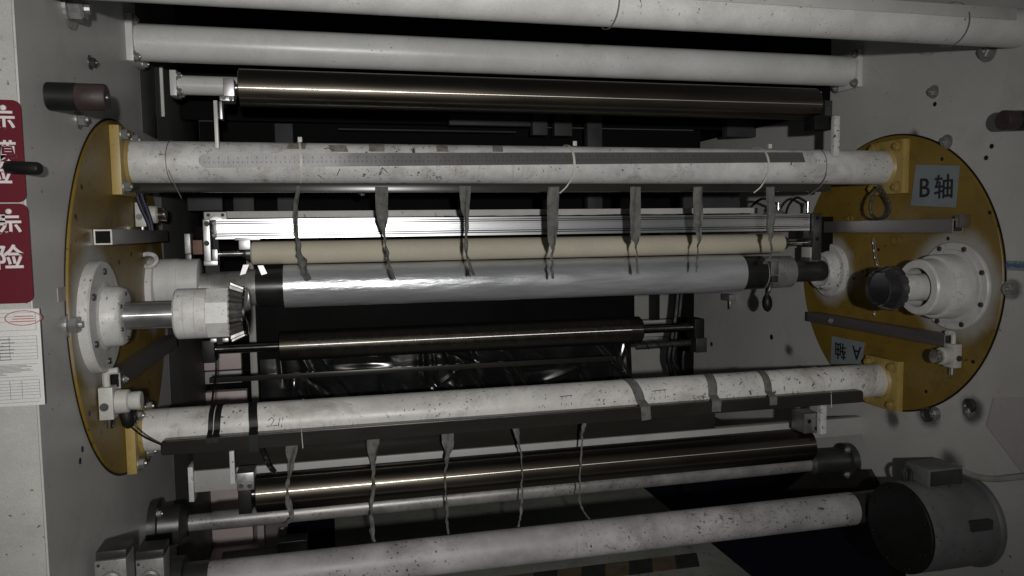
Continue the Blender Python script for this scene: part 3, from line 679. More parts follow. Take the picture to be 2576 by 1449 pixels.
# thin lower tube with bearing flanges
ly, lz = 2.0, z(-.730)
lt = thing('guide_tube', 'thin grimy tube held by dark bearing flanges under the lower roller', 'tube', (.5, ly, lz-.022))
lx0 = XA(462,1310,ly); lx1 = XA(2038,1172,ly)
llathe('tube', (lx0, ly, lz), (1,0,0), [(0,.021),(.07,.021),(.0705,.0235),(lx1-lx0,.0235)], galv, lt, 40)
llathe('bearing_flange', (PL, ly, lz), (1,0,0), [(0,.066),(.020,.066),(.022,.052),(lx0-PL-.004,.048),(lx0-PL,.040),(lx0-PL+.012,.032),(lx0-PL+.014,.025)], dsteel, lt, 40)
llathe('bearing_flange', (PR, ly, lz), (-1,0,0), [(0,.052),(.024,.052),(.026,.040),(PR-lx1-.002,.036),(PR-lx1+.008,.026)], dsteel, lt, 40)
for dz in (-.052, .052):
    bolt(lt, (PL+.020, ly-.03, lz+dz*.8), (1,0,0), .009, bolt_m); bolt(lt, (PR-.024, ly-.02, lz+dz*.75), (-1,0,0), .008, bolt_m)

# ------------------------------------------------------------------ guide rollers carried by the tie beams
def clampblock(nm, px0, px1, py0, py1, yy, dep, m, o, bev=.002):
    a = onY(px0, py0, yy); b = onY(px1, py1, yy); bm = new(); bx2(bm, (a.x, yy, b.z), (b.x, yy+dep, a.z), bev); return part(nm, bm, m, o)
def guide_roller(label, Y0, Z0, r, pxl, pxr, m):
    x0 = XA(*pxl, Y0-r); x1 = XA(*pxr, Y0-r)
    o = thing('guide_roller', label, 'roller', ((x0+x1)/2, Y0, Z0-r), 'black guide rollers on the turret')
    llathe('shell', (x0, Y0, Z0), (1,0,0), [(0,r-.003),(.002,r),(x1-x0-.002,r),(x1-x0,r-.003)], m, o, 80)
    for xe_, s in ((x0, -1), (x1, 1)): llathe('journal', (xe_, Y0, Z0), (s,0,0), [(-.002,.010),(.016,.010),(.017,.007),(.022,.007)], steel, o, 24)
    return o, x0, x1
gr, gx0, gx1 = guide_roller('slim black anodised roller on brackets above the ruler beam', 1.895, z(.3395), .0435, (597,222), (2072,262), roller)
clampblock('bearing_clamp', 560, 590, 196, 242, 1.865, .05, alub, gr); clampblock('clamp_foot', 552, 588, 241, 254, 1.86, .05, alub, gr)
for px, py in ((563,246),(581,249)): sock(gr, onY(px,py,1.8595), (0,-1,0), .0045)
clampblock('bracket_arm', 536, 551, 252, 374, 1.800, .016, worn, gr); clampblock('bracket_link', 550, 560, 254, 300, 1.815, .03, alub, gr)
clampblock('bearing_clamp', 2076, 2094, 252, 292, 1.865, .05, dsteel, gr); clampblock('clamp_foot', 2050, 2098, 290, 326, 1.86, .05, black, gr)
clampblock('bracket_arm', 2100, 2112, 291, 394, 1.800, .016, worn, gr); sock(gr, onY(2086,272,1.8645), (0,-1,0), .004)
gr2, hx0, hx1 = guide_roller('thick black anodised roller on brackets under the lower beam', 1.865, z(-.6245), .0447, (640,1240), (2058,1118), roller)
clampblock('bracket_arm', 576, 592, 1136, 1217, 1.80, .018, worn, gr2); clampblock('bearing_clamp', 594, 640, 1192, 1232, 1.82, .06, alub, gr2); clampblock('clamp_foot', 598, 634, 1233, 1292, 1.84, .05, black, gr2)
clampblock('bracket_arm', 2066, 2079, 1012, 1092, 1.80, .018, worn, gr2); clampblock('bearing_clamp', 2024, 2062, 1042, 1088, 1.82, .06, alub, gr2)
for px, py in ((607,1222),(628,1222)): sock(gr2, onY(px,py,1.8195), (0,-1,0), .005)
for px, py in ((2036,1060),(2054,1078)): hole(gr2, onY(px,py,1.8195), (0,-1,0), .006)

# middle roller behind, with shaft and film
my, mz, mr = 2.3, z(-.333), .0435
mo = thing('idler_roller', 'black idler roller with long steel shaft behind the silver roll', 'roller', (.4, my, mz-mr))
mx0 = XA(700,875,my-mr); mx1 = XA(1624,832,my-mr)
llathe('shell', (mx0, my, mz), (1,0,0), [(0,mr-.004),(.003,mr),(mx1-mx0-.006,mr),(mx1-mx0,mr-.006)], rollerd, mo, 72)
sx0 = XA(540,880,my); sx1 = XA(1748,822,my)
llathe('shaft', (sx0, my, mz), (1,0,0), [(0,.0145),(sx1-sx0,.0145)], chrome, mo, 32)
wrapm = mk('black film on roller', (.05,.046,.04), .36, metal=.8, var=.1, vs=40, bump=.10, bs=150); turned(wrapm, .22, .20, .9, (.6,.57,.52))
llathe('film_wrap', (XA(752,870,my-mr), my, mz), (1,0,0), [(0,mr+.0008),(XA(1590,840,my-mr)-XA(752,870,my-mr),mr+.0008)], wrapm, mo, 72)
lbox('shaft_holder', (sx1-.015, my-.03, mz-.035), (sx1+.02, my+.03, mz+.03), black, mo, .003)
lbox('holder_foot', (sx1-.005, my-.02, mz-.085), (sx1+.035, my+.03, mz-.036), dsteel, mo, .003)
lbox('shaft_holder', (sx0-.03, my-.03, mz-.035), (sx0+.004, my+.03, mz+.03), black, mo, .003)

# thin dark bar below the idler roller
by2 = 2.28
bm = new(); a = onY(525,928,by2); b = onY(1600,862,by2); bx2(bm, (a.x, by2, z(-.428)), (XA(1545,905,by2), by2+.02, z(-.413)), .001)
solo('spreader_bar', bm, tray, 'thin dark bar running below the black idler roller', 'bar', (a.x, by2, z(-.432)))
bm = new(); p = onY(1600,872,by2); q2 = onY(1735,862,by2); sweep(bm, [p, q2], .011, 12); rodo = solo('control_rod', bm, dsteel, 'dark rod with coiled wire reaching to the cable post', 'rod', p)
bm = new(); pts = []
for k in range(60):
    t = k/59; pts.append(p.lerp(q2, .05+.8*t)+Vector((0, -.004+.014*math.cos(t*22), .014*math.sin(t*22)+.004*math.sin(t*9))))
sweep(bm, pts, .0022, 6); part('coiled_wire', bm, black, rodo)

# crumpled black film hanging below the idler roller
def crumple(name, label, x0, x1, z0, z1, Y, amp, seed, creases=0, nx=150, nz=50, cat='film sheet', m=None):
    """a film sheet: soft sag plus sharp folds along short random lines"""
    R = random.Random(seed); bm = new(); g = []; folds = []
    for k in range(creases):
        c = (R.uniform(x0, x1), R.uniform(z0, z1)); a = R.choice((R.gauss(1.9, .35), R.gauss(2.1, .3), R.gauss(.1, .35)))
        folds.append((c[0], c[1], math.cos(a), math.sin(a), R.uniform(.05, .14), R.uniform(.005, .013), R.uniform(.5, 1.3)*R.choice((-1, 1))))
    for j in range(nz+1):
        row = []
        for i in range(nx+1):
            x = x0+(x1-x0)*i/nx; zz = z0+(z1-z0)*j/nz
            d = amp*1.2*noise.noise((x*4+seed, zz*3, 0)) + amp*.35*noise.noise((x*15, zz*8, seed))
            for cx, cz2, ca, sa, ln2, wd, h in folds:
                u2 = (x-cx)*ca+(zz-cz2)*sa; v2 = -(x-cx)*sa+(zz-cz2)*ca
                if abs(u2) < ln2 and abs(v2) < wd*3: d += h*wd*.55*math.exp(-(v2/wd)**2)*(1-(u2/ln2)**2)
            row.append(bm.verts.new((x, Y-d, zz)))
        g.append(row)
    for j in range(nz):
        for i in range(nx): bm.faces.new((g[j][i], g[j][i+1], g[j+1][i+1], g[j+1][i]))
    bmesh.ops.recalc_face_normals(bm, faces=bm.faces[:])
    return solo(name, bm, m or blackg, label, cat, ((x0+x1)/2, Y, z0))
crumple('film_web', 'crumpled glossy black film hanging below the idler roller', XA(655,950,2.36), XA(1590,930,2.36), z(-.66), z(-.38), 2.36, .012, 11, creases=64, nx=380, nz=110)
crumple('film_web', 'smooth black film web stretched behind the silver roll', XA(645,800,2.42), XA(1596,790,2.42), z(-.40), z(.02), 2.42, .002, 9, m=webm)
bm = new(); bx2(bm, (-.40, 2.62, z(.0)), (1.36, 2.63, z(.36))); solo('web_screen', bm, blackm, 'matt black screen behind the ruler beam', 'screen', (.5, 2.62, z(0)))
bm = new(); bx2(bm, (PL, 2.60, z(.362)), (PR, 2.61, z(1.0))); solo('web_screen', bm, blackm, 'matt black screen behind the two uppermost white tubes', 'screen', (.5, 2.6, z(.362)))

dim = mk('dim rear steel', (.045,.045,.047), .6, var=.2, vs=6, spec=.2)
rfm = thing('steel_framework', 'dim steel framework glimpsed behind the ruler beam', 'framework', (.5, 2.5, z(.1)))
def rbar(px0, py0, px1, py1, Y, nm='bar', m=dim):
    a = onY(px0, py0, Y); b = onY(px1, py1, Y); bm = new(); bx2(bm, (a.x, Y, min(a.z, b.z)), (b.x, Y+.04, max(a.z, b.z)), .003); part(nm, bm, m, rfm)
rbar(1130, 285, 1345, 318, 2.50); rbar(1340, 285, 1378, 340, 2.47, 'upright'); rbar(1395, 285, 1440, 342, 2.52, 'upright'); rbar(1478, 288, 1516, 545, 2.46, 'upright')
rbar(690, 310, 745, 560, 2.50, 'upright'); rbar(850, 322, 1300, 334, 2.54, 'rail'); rbar(470, 490, 560, 530, 2.45, 'gusset'); rbar(585, 475, 640, 540, 2.44, 'gusset')
rbar(1830, 300, 1905, 345, 2.56, 'gusset'); rbar(1720, 485, 1860, 530, 2.5, 'gusset')

# shroud and panels far behind
bm = new(); bx2(bm, (-.45, 3.30, 0), (.93, 3.34, 2.4)); solo('rear_shroud', bm, blackm, 'matt black shroud closing the rear of the machine', 'panel', (.2, 3.3, 0))
bp_ = thing('rear_cabinet', 'pale grey cabinet seen behind the cables past the idler roller', 'cabinet', (1.6, 3.25, 0))
lbox('upper_door', (.94, 3.22, z(-.42)), (2.6, 3.3, z(.30)), panel, bp_, .004)
lbox('middle_rail', (.94, 3.20, z(-.50)), (2.6, 3.3, z(-.424)), column, bp_, .004)
lbox('lower_door', (.94, 3.22, .0), (2.6, 3.3, z(-.504)), panel, bp_, .004)
a = onY(1655,800,3.18); lbox('dark_strut', (a.x-.03, 3.17, z(-.42)), (a.x+.005, 3.215, z(.2)), black, bp_, .002)
cabp = thing('rear_cabinet', 'pinkish beige cabinet between the toothed chuck and the grey post', 'cabinet', (-.35, 3.0, 0))
Yc = 2.85
a = onY(540,878,Yc); b = onY(614,1000,Yc)
lbox('upper_door', (a.x-.06, Yc, onY(570,930,Yc).z), (b.x-.005, Yc+.05, onY(570,875,Yc).z), pinkp, cabp, .004)
lbox('drawer', (a.x-.06, Yc+.006, onY(570,965,Yc).z), (b.x-.005, Yc+.05, onY(570,934,Yc).z), panel, cabp, .004)
lbox('lower_door', (a.x-.06, Yc, onY(570,1110,Yc).z), (b.x+.01, Yc+.05, onY(570,985,Yc).z), pinkp, cabp, .004)
lbox('plinth', (a.x-.06, Yc+.012, 0), (b.x+.01, Yc+.05, onY(570,1112,Yc).z), pinkp, cabp, .002)
a = onY(625,800,2.75); b = onY(651,1000,2.75)
bm = new(); bx2(bm, (a.x, 2.75, 0), (b.x, 2.80, z(-.05)), .003); solo('grey_post', bm, panel, 'plain grey upright post beside the pinkish cabinet', 'post', (a.x, 2.75, 0))
# cable post
a = onY(1735,850,2.9)
po = thing('cable_post', 'black upright post bundled with dark hoses behind the silver roll', 'post', (a.x, 2.9, 0))
lbox('post', (a.x-.03, 2.9, 0), (a.x+.02, 2.96, z(.25)), blackm, po, .002)
def hose(pts, r, m=black, o=po, nm='hose'):
    bm = new(); sweep(bm, spline([onY(px,py,Y) for px,py,Y in pts]), r, 8); return part(nm, bm, m, o)
hose([(1705,735,2.8),(1700,790,2.8),(1690,850,2.79),(1682,900,2.79),(1690,940,2.8),(1702,1010,2.8)], .012)
hose([(1715,735,2.82),(1708,800,2.81),(1698,860,2.8),(1694,905,2.8),(1708,940,2.8),(1715,1010,2.82)], .010)
hose([(1730,870,2.85),(1722,880,2.85),(1718,910,2.85),(1722,1010,2.85)], .008)
# hanging dark wire by the pinkish cabinet
bm = new(); sweep(bm, spline([onY(533,878,2.3),onY(542,900,2.28),onY(543,940,2.26),onY(537,980,2.2),onY(532,1030,1.95)]), .0028, 8); solo('hanging_wire', bm, black, 'black wire hanging in front of the pinkish cabinet', 'wire', onY(533,878,2.3))

# dark bar added as the lower beam's shadow, and pale cross panel below it
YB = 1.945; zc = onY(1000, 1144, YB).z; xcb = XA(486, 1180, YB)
bm = new(); bx2(bm, (xcb, YB, zc+.001), (XA(1800, 1070, YB), YB+.03, zc+.085), .004); solo('cross_bar', bm, tray, 'wide dark bar added as shadow behind the lower speckled tube', 'cross bar', (.5, YB, zc))
pcb = thing('cross_bar', 'pale grey cross bar showing between dark shadow bar and lower roller', 'cross bar', (.5, YB, zc-.055))
lbox('bar', (xcb, YB+.003, zc-.055), (PR, YB+.03, zc-.001), panel, pcb, .003); lbox('end_flange', (xcb-.012, YB-.005, zc-.075), (xcb, YB+.05, zc+.012), worn, pcb, .002)

# ------------------------------------------------------------------ bars slung under the tie beams
bm = new(); bx2(bm, (XL+.03, UB[0]-.03, UB[1]-.068), (XR-.21, UB[0]+.005, UB[1]-.0478), .001)
solo('static_bar', bm, tray, 'dark flat bar fixed under the ruler beam', 'bar', (.5, UB[0], UB[1]-.068))
tx0 = XA(405,1115,1.79); tx1 = XA(2168,985,1.79); trz1 = z(-.4575); trz0 = z(-.4915)
sb = thing('static_bar', 'long dark channel bar strapped to the front of the lower beam', 'bar', ((tx0+tx1)/2, 1.79, trz0))
pts = []
for cx, cz_, a0 in ((tx1-.010, trz1-.010, 0), (tx0+.010, trz1-.010, 90), (tx0+.004, trz0+.004, 180), (tx1-.004, trz0+.004, 270)):
    R = .010 if a0 < 180 else .004
    for k in range(5): a = math.radians(a0+k*22.5); pts.append((cx+R*math.cos(a), cz_+R*math.sin(a)))
bm = new(); prism(bm, pts, 1.784, 1.8055, 'Y'); part('channel', bm, tray, sb)
bm = new(); bx2(bm, (tx0+.012, 1.7815, trz1-.004), (tx1-.012, 1.7838, trz1-.001), .0005); part('top_lip', bm, dsteel, sb)
bm = new(); bx2(bm, (tx0+.02, 1.806, trz0-.006), (tx1-.02, 1.83, trz0+.006), .0005); part('back_lip', bm, tray, sb)
# handwritten scrawls on the lower tube
def scrawl(strokes, yz, r, m=wirem, parent=None):
    bm = new()
    for st in strokes:
        P = []
        for px, py in st:
            d = ray(px, py); Y0, Z0 = yz[0], yz[1]-H; a = d.y**2+d.z**2; b = -2*(d.y*Y0+d.z*Z0); c = Y0*Y0+Z0*Z0-(r+.0004)**2; D = b*b-4*a*c
            if D < 0: continue
            t = (-b-math.sqrt(D))/(2*a); q = d*t; q.z += H; P.append(q)
        if len(P) > 1: sweep(bm, P, .0009, 5)
    return bm
lowbeam = [o for o in tur.children if o.name.startswith('tie_beam')][1]; upbeam = [o for o in tur.children if o.name.startswith('tie_beam')][0]
strokes = [[(675,1058),(683,1050),(690,1056),(680,1072),(698,1070)],[(704,1052),(700,1072)],[(712,1050),(708,1075)],[(722,1046),(716,1082)],
           [(1340,996),(1358,1026)],[(1372,992),(1370,1026)],[(1364,1024),(1374,1000)],
           [(1408,998),(1440,994)],[(1414,998),(1412,1020)],[(1424,996),(1424,1020)],[(1436,995),(1438,1018)],
           [(1640,984),(1676,980)],[(1648,984),(1646,1006)],[(1660,982),(1660,1004)],[(1672,981),(1674,1002)],
           [(1860,968),(1868,960)],[(1878,955),(1895,985)],[(1888,950),(1905,990)],[(1900,948),(1912,975)]]
part('ink_marks', scrawl(strokes, (LB[0], LB[1]), LB[2]), inkb, lowbeam)['kind'] = 'stuff'
strokes = [[(855,425),(848,440),(845,462)],[(965,425),(975,435)],[(800,440),(810,448)],[(885,362),(900,358),(915,355)],[(815,375),(825,372),(840,378)]]
part('ink_marks', scrawl(strokes, (UB[0], UB[1]), UB[2]), inkb, upbeam)['kind'] = 'stuff'

resid = mk('tape residue', (.23,.215,.19), .6, var=.3, vs=60, dirt=.6, dirtcol=(.08,.07,.06), dscale=40)
def patch(px0, px1, a0, a1, yz=UB, m=resid, par=None, sk=0.0):
    xa, xb = XA(px0, 375, 1.83), XA(px1, 375, 1.83); bm = new(); rows = []
    for k in range(7):
        a = math.radians(a0+(a1-a0)*k/6); R0 = yz[2]+.0004
        rows.append([bm.verts.new((x+sk*k/6, yz[0]-R0*math.cos(a), yz[1]+R0*math.sin(a))) for x in (xa, xb)])
    for A, B in zip(rows, rows[1:]): bm.faces.new((A[0], A[1], B[1], B[0]))
    part('tape_residue', bm, m, par or upbeam)
patch(722, 768, 38, 75, sk=.004); patch(832, 876, 30, 58, sk=-.006); patch(928, 966, 32, 80); patch(1097, 1126, 34, 78); patch(1236, 1262, 36, 72, sk=.004)
bm = new(); rr = random.Random(5); P = [onY(px, py, 1.86) for px, py in ((894,478),(905,476),(916,480),(919,490),(908,493),(899,487))]
vs_ = [bm.verts.new(p+Vector((0, rr.uniform(-.004,.004), 0))) for p in P]; cv = bm.verts.new(sum(P, Vector())/6+Vector((0,-.006,0)))
for k in range(6): bm.faces.new((vs_[k], vs_[(k+1) % 6], cv))
cb2 = bm.verts.new(sum(P, Vector())/6+Vector((0,.006,0)))
for k in range(6): bm.faces.new((vs_[(k+1) % 6], vs_[k], cb2))
solo('foil_scrap', bm, steel, 'crumpled shiny foil scrap hanging under the ruler beam', 'foil scrap', P[0], smooth=False)

# ------------------------------------------------------------------ steel ruler and ties on the ruler beam
rul = mk('ruler steel', (.25,.25,.25), .28, metal=.7, var=.06, vs=5, dirt=.12, dirtcol=(.16,.16,.155))
nt = rul.node_tree; N = nt.nodes; L = nt.links; b = N['Principled BSDF']; src = b.inputs['Base Color'].links[0].from_socket
tc = N.new('ShaderNodeTexCoord'); sep = N.new('ShaderNodeSeparateXYZ'); L.new(tc.outputs['UV'], sep.inputs[0])
def mth(op, a, v=None, c=None):
    x = N.new('ShaderNodeMath'); x.operation = op
    for i, q in ((0, a), (1, v), (2, c)):
        if q is None: continue
        if isinstance(q, (int, float)): x.inputs[i].default_value = q
        else: L.new(q, x.inputs[i])
    return x.outputs[0]
cm = mth('LESS_THAN', mth('FRACT', mth('MULTIPLY', sep.outputs[0], 150.0)), .22)
lowb = mth('LESS_THAN', mth('ABSOLUTE', mth('SUBTRACT', sep.outputs[1], .36)), .07)
mm_ = mth('LESS_THAN', mth('FRACT', mth('MULTIPLY', sep.outputs[0], 75.0)), .10)
upb = mth('LESS_THAN', mth('ABSOLUTE', mth('SUBTRACT', sep.outputs[1], .68)), .09)
mask = mth('MAXIMUM', mth('MULTIPLY', cm, lowb), mth('MULTIPLY', mm_, upb))
x = N.new('ShaderNodeMix'); x.data_type = 'RGBA'; L.new(mth('MULTIPLY', mask, .6), x.inputs[0]); L.new(src, x.inputs[6]); x.inputs[7].default_value = (.06,.06,.06,1)
L.new(x.outputs[2], b.inputs['Base Color'])
bm = new(); uvl = bm.loops.layers.uv.new('UVMap'); rx0, rx1 = -.280, 1.245; nS = 244; top = []; bot = []; hw = .0155
rng_ = []
for i in range(nS+1):
    t = i/nS; x_ = rx0+(rx1-rx0)*t; a = math.radians(0.5+27*t); off = UB[2]+.0014
    n = Vector((0, -math.cos(a), math.sin(a))); tg = Vector((0, math.sin(a), math.cos(a)))
    c = Vector((x_, UB[0], UB[1])) + n*off; k = hw if t > .009 else hw*math.sqrt(max(.12, 1-((.009-t)/.009)**2))
    rng_.append([bm.verts.new(c-tg*k), bm.verts.new(c+tg*k), bm.verts.new(c+tg*k-n*.001), bm.verts.new(c-tg*k-n*.001)])
for i, (A, B) in enumerate(zip(rng_, rng_[1:])):
    for k in range(4):
        f = bm.faces.new((A[k], A[(k+1) % 4], B[(k+1) % 4], B[k]))
        for lp_, uv in zip(f.loops, ((i/nS, k == 1), (i/nS, k == 0), ((i+1)/nS, k == 0), ((i+1)/nS, k == 1))): lp_[uvl].uv = (uv[0], float(uv[1]))
bm.faces.new(rng_[0]); bm.faces.new(list(reversed(rng_[-1]))); bmesh.ops.recalc_face_normals(bm, faces=bm.faces[:])
solo('steel_ruler', bm, rul, 'long steel ruler with engraved scale tied to the upper white beam', 'ruler', (.48, UB[0]-.05, UB[1]), smooth=False)
for px, lab, tail in [(757,'white nylon tie round the ruler near its rounded end',False),(1446,'white nylon tie round the middle of the ruler',True),(1936,'white nylon tie round the square end of the ruler',True)]:
    x = XA(px, 400, 1.80); o = thing('zip_tie', lab, 'cable tie', (x, UB[0], UB[1]-.05), 'nylon ties round the ruler beam')
    bm = new(); ring(bm, x, UB, .0502, .0014, .0055, x2=x-.012); part('loop', bm, tie, o)
    bm = new(); hx = XA(px-2, 358, 1.84); bx(bm, (hx, 1.835, UB[1]+.053), (.010,.008,.012), None, .0015); part('head', bm, tie, o)
    if tail:
        bm = new(); sweep(bm, spline([(x-.002, UB[0]-.048, UB[1]-.025),(x-.018, UB[0]-.045, UB[1]-.055),(x-.034, UB[0]-.035, UB[1]-.072)]), .002, 6); part('tail', bm, tie, o)
for px, yz, lab in [(416,UB,'thin wire wound round the ruler beam beside the yellow flange and ruler end'),(2083,UB,'thin wire wound round the ruler beam past the square ruler end'),(752,LB,'thin thread round the lower beam next to the handwritten number'),(2077,LB,'thin thread round the lower beam at the squared end of the dark channel')]:
    x = XA(px, 420 if yz is UB else 1010, 1.80); bm = new(); ring(bm, x, yz, yz[2]+.0005, .0014, .0017, x2=x+.012)
    if yz is UB: sweep(bm, spline([(x+.004, UB[0]-.045, UB[1]-.02),(x-.012 if px > 1000 else x+.016, UB[0]-.04, UB[1]-.055),(x-.05 if px > 1000 else x+.026, UB[0]-.03, UB[1]-.082)]), .0009, 5)
    else: sweep(bm, [(x+.004, 1.7825, yz[1]-.006),(x+.006, 1.7825, yz[1]-.05)], .0010, 5)
    solo('binding_wire', bm, wirem if yz is UB else tie, lab, 'wire', (x, yz[0], yz[1]), 'wires round the turret beams')
# braided loop hanging under the ruler beam
bm = new(); yl = 1.80; P = [onY(px,py,yl) for px,py in ((2212,468),(2198,488),(2189,515),(2192,538),(2207,550),(2226,547),(2238,528),(2234,505),(2224,485),(2214,468))]
sp_l = spline(P, 8); sweep(bm, sp_l, [.0040+.0006*math.sin(i*1.4) for i in range(len(sp_l))], 8)
solo('wire_loop', bm, dsteel, 'teardrop loop of braided cable hanging under the ruler beam', 'wire loop', P[0])
# small chain in front of the ochre disc
for chn, pts, lab in (('chain', [(2197,598),(2200,625),(2203,650),(2210,672)], 'small steel chain hanging down the ochre disc behind the cup chuck'), ('chain', [(2200,782),(2201,797)], 'ring and link dangling just under the black spindle cap')):
    P = [onX(px,py,XR-.008) for px,py in pts]; sp_c = spline(P, 3); o = thing('chain', lab, 'chain', P[0], 'chains on the ochre disc')
    for i in range(len(sp_c)-1):
        a = sp_c[i]; b = sp_c[i+1]; c = (a+b)/2; d = (b-a).normalized(); L2 = (b-a).length*.62; s = Vector((1,0,0)) if i % 2 else Vector((0,1,0))
        s = (s-d*s.dot(d)).normalized(); bm = new()
        sweep(bm, [c+d*L2*math.cos(t)+s*L2*.55*math.sin(t) for t in [k*2*math.pi/14 for k in range(15)]], .0013, 6); part('link', bm, bolt_m, o)

# ------------------------------------------------------------------ cloth strips
def strip(label, pts, Y0, grp, W=.030, seed=0):
    """pts: (px, py, apparent width fraction, gather) down the strip"""
    cen = []; wid = []; ang = []; s = 1
    for px, py, f, g in pts:
        cen.append(onY(px, py, Y0)); wid.append(W*g); ang.append(math.acos(max(-1, min(1, f))))
    n = 6; P = spline(cen, n); Wd = []; An = []
    for i in range(len(pts)-1):
        for k in range(n):
            t = k/n; Wd.append(wid[i]*(1-t)+wid[i+1]*t); An.append(ang[i]*(1-t)+ang[i+1]*t)
    Wd.append(wid[-1]); An.append(ang[-1])
    for i, p in enumerate(P):
        p.y += .002*math.sin(i*.7+seed)
    bm = new(); ribbon(bm, P, Wd, An, seed=seed*3.7)
    return solo('cloth_strip', bm, strapm, label, 'cloth strip', P[0], grp)
GU = 'grey cloth strips hanging from the ruler beam'; GL = 'grey cloth strips hanging from the dark channel'
YU = 1.812
strip('narrow edge-on cloth strip hanging nearest the rounded ruler end', [(752,468,.45,.7),(746,520,.35,.7),(744,570,.4,.7),(748,610,.3,.7),(752,640,.5,.7),(762,655,.75,.8),(767,680,.6,.8),(774,702,.5,.8)], YU, GU, seed=1)
strip('broad cloth strip twisting to a cord, second from the rounded ruler end', [(960,470,1,1),(960,520,1,.98),(964,560,.85,.9),(967,585,.5,.6),(968,605,.3,.4),(974,640,.35,.5),(980,670,.5,.5),(992,703,.4,.5)], YU, GU, seed=2)
strip('tapering cloth strip, third from the rounded ruler end', [(1170,468,1,.95),(1170,520,.9,.8),(1172,560,.7,.55),(1172,600,.5,.4),(1174,640,.5,.45),(1182,662,.6,.55),(1188,690,.8,.6)], YU, GU, seed=3)
strip('broad cloth strip ending in a narrow loop, fourth from the rounded ruler end', [(1391,470,1,.98),(1391,530,1,1),(1391,590,.95,.95),(1390,620,.7,.75),(1388,645,.3,.35),(1389,675,.6,.5),(1391,698,.4,.5)], YU, GU, seed=4)
strip('broad cloth strip pinched over the beige roller, fifth from the rounded ruler end', [(1598,470,1,.95),(1598,540,1,.97),(1598,590,1,.93),(1600,612,.7,.6),(1601,628,.3,.25),(1602,650,.6,.35),(1604,686,.9,.36)], YU, GU, seed=5)
strip('cloth strip folded lengthwise then pinched, sixth from the rounded ruler end', [(1757,470,1,.92),(1757,540,1,.92),(1758,575,.9,.9),(1757,610,.6,.6),(1755,630,.3,.3),(1754,655,.6,.4),(1751,682,.7,.35)], YU, GU, seed=6)
strip('cloth strip with a flared tail, hanging beside the square ruler end', [(1937,470,1,.85),(1938,540,1,.9),(1938,580,1,.8),(1939,605,.7,.6),(1941,628,.3,.25),(1938,642,.7,.5),(1930,655,1,.5),(1924,662,1,.42)], YU, GU, seed=7)
def zz(zx, zy): return (1000+.42785*zx)/1.56522, (1648+.42785*zy)/1.56522
def z8(zx, zy): return (2000+.42785*zx)/1.56522, (1648+.42785*zy)/1.56522
def lst(pp, fn): return [(*fn(a, b), f, g) for a, b, f, g in pp]
YLs = 1.797
strip('cloth strip ending in a sideways tail, nearest the black tape bands', lst([(350,235,1,.95),(348,330,.9,.85),(335,450,.6,.6),(315,560,.4,.45),(305,650,.35,.35),(320,750,.6,.6),(335,850,.6,.5),(345,930,.5,.4),(310,965,.4,.3),(255,1010,.4,.3)], zz), YLs, GL, seed=8)
strip('spiralling cloth strip, second from the black tape bands', lst([(1095,175,1,1),(1095,260,.95,1),(1100,360,.7,.8),(1105,470,.4,.6),(1092,580,.5,.55),(1095,660,.6,.6),(1088,760,.55,.55),(1080,880,.3,.35),(1085,960,.5,.5),(1082,1040,.5,.5),(1105,1145,.3,.35)], zz), YLs, GL, seed=9)
strip('cloth strip narrowing to a cord, third from the black tape bands', lst([(1780,112,1,1),(1785,220,1,.98),(1785,300,.8,.8),(1775,400,.5,.5),(1758,530,.3,.25),(1762,650,.25,.25),(1772,760,.3,.3),(1780,860,.4,.4),(1775,950,.4,.4),(1790,1070,.3,.3)], zz), YLs, GL, seed=10)
strip('cord-like cloth strip with forked lower end, fourth from the black tape bands', lst([(70,62,1,.7),(85,130,.9,.6),(105,230,.5,.4),(118,320,.3,.25),(128,450,.3,.22),(128,600,.3,.22),(128,750,.3,.22),(122,860,.4,.35),(105,940,.4,.3),(95,995,.3,.3)], z8), YLs, GL, seed=11)
strip('thin cloth strip split at its tip, fifth from the black tape bands', lst([(700,12,1,.45),(695,80,.9,.4),(682,160,.7,.35),(680,240,.5,.25),(672,380,.3,.2),(664,520,.3,.2),(660,640,.3,.2),(664,760,.5,.3),(690,840,.5,.35),(745,920,.4,.35)], z8), YLs, GL, seed=12)

# strips wrapped over the lower beam and down over the channel
def wrap(label, pxa, pxb, drop, m=strapm, wd=.026, grp='bands wrapped over the lower beam', nm='wrapped_strip', cat='cloth strip'):
    xa = XA(pxa[0], pxa[1], 1.84); xb = XA(pxb[0], pxb[1], 1.79); P = []
    for k in range(15):
        a = math.radians(118-118*k/14*.98); P.append((a, k/14))
    pts = [Vector((xa+(xb-xa)*t*.8, LB[0]-(LB[2]+.0012)*math.cos(a), LB[1]+(LB[2]+.0012)*math.sin(a))) for a, t in P]
    pts.append(Vector((xa+(xb-xa)*.9, 1.7795, trz1-.001))); pts.append(Vector((xb, 1.7792, trz1-drop)))
    bm = new(); R_ = []
    for i, p in enumerate(pts):
        d = (pts[min(i+1, len(pts)-1)]-pts[max(i-1, 0)]).normalized(); wv = (Vector((1,0,0))-d*d.x).normalized(); n = d.cross(wv)
        R_.append([bm.verts.new(p+wv*wd/2*s+n*.0006*t) for s, t in ((-1,-1),(1,-1),(1,1),(-1,1))])
    for A, B in zip(R_, R_[1:]):
        for k in range(4): bm.faces.new((A[k], A[(k+1) % 4], B[(k+1) % 4], B[k]))
    bm.faces.new(R_[0]); bm.faces.new(list(reversed(R_[-1]))); bmesh.ops.recalc_face_normals(bm, faces=bm.faces[:])
    return solo(nm, bm, m, label, cat, pts[0], grp)
wrap('slanting grey cloth band over the lower beam, next to the hanging strips', (1578,952), (1622,1045), .036)
wrap('short grey cloth band over the lower beam between two slanting ones', (1788,938), (1797,1000), .028)
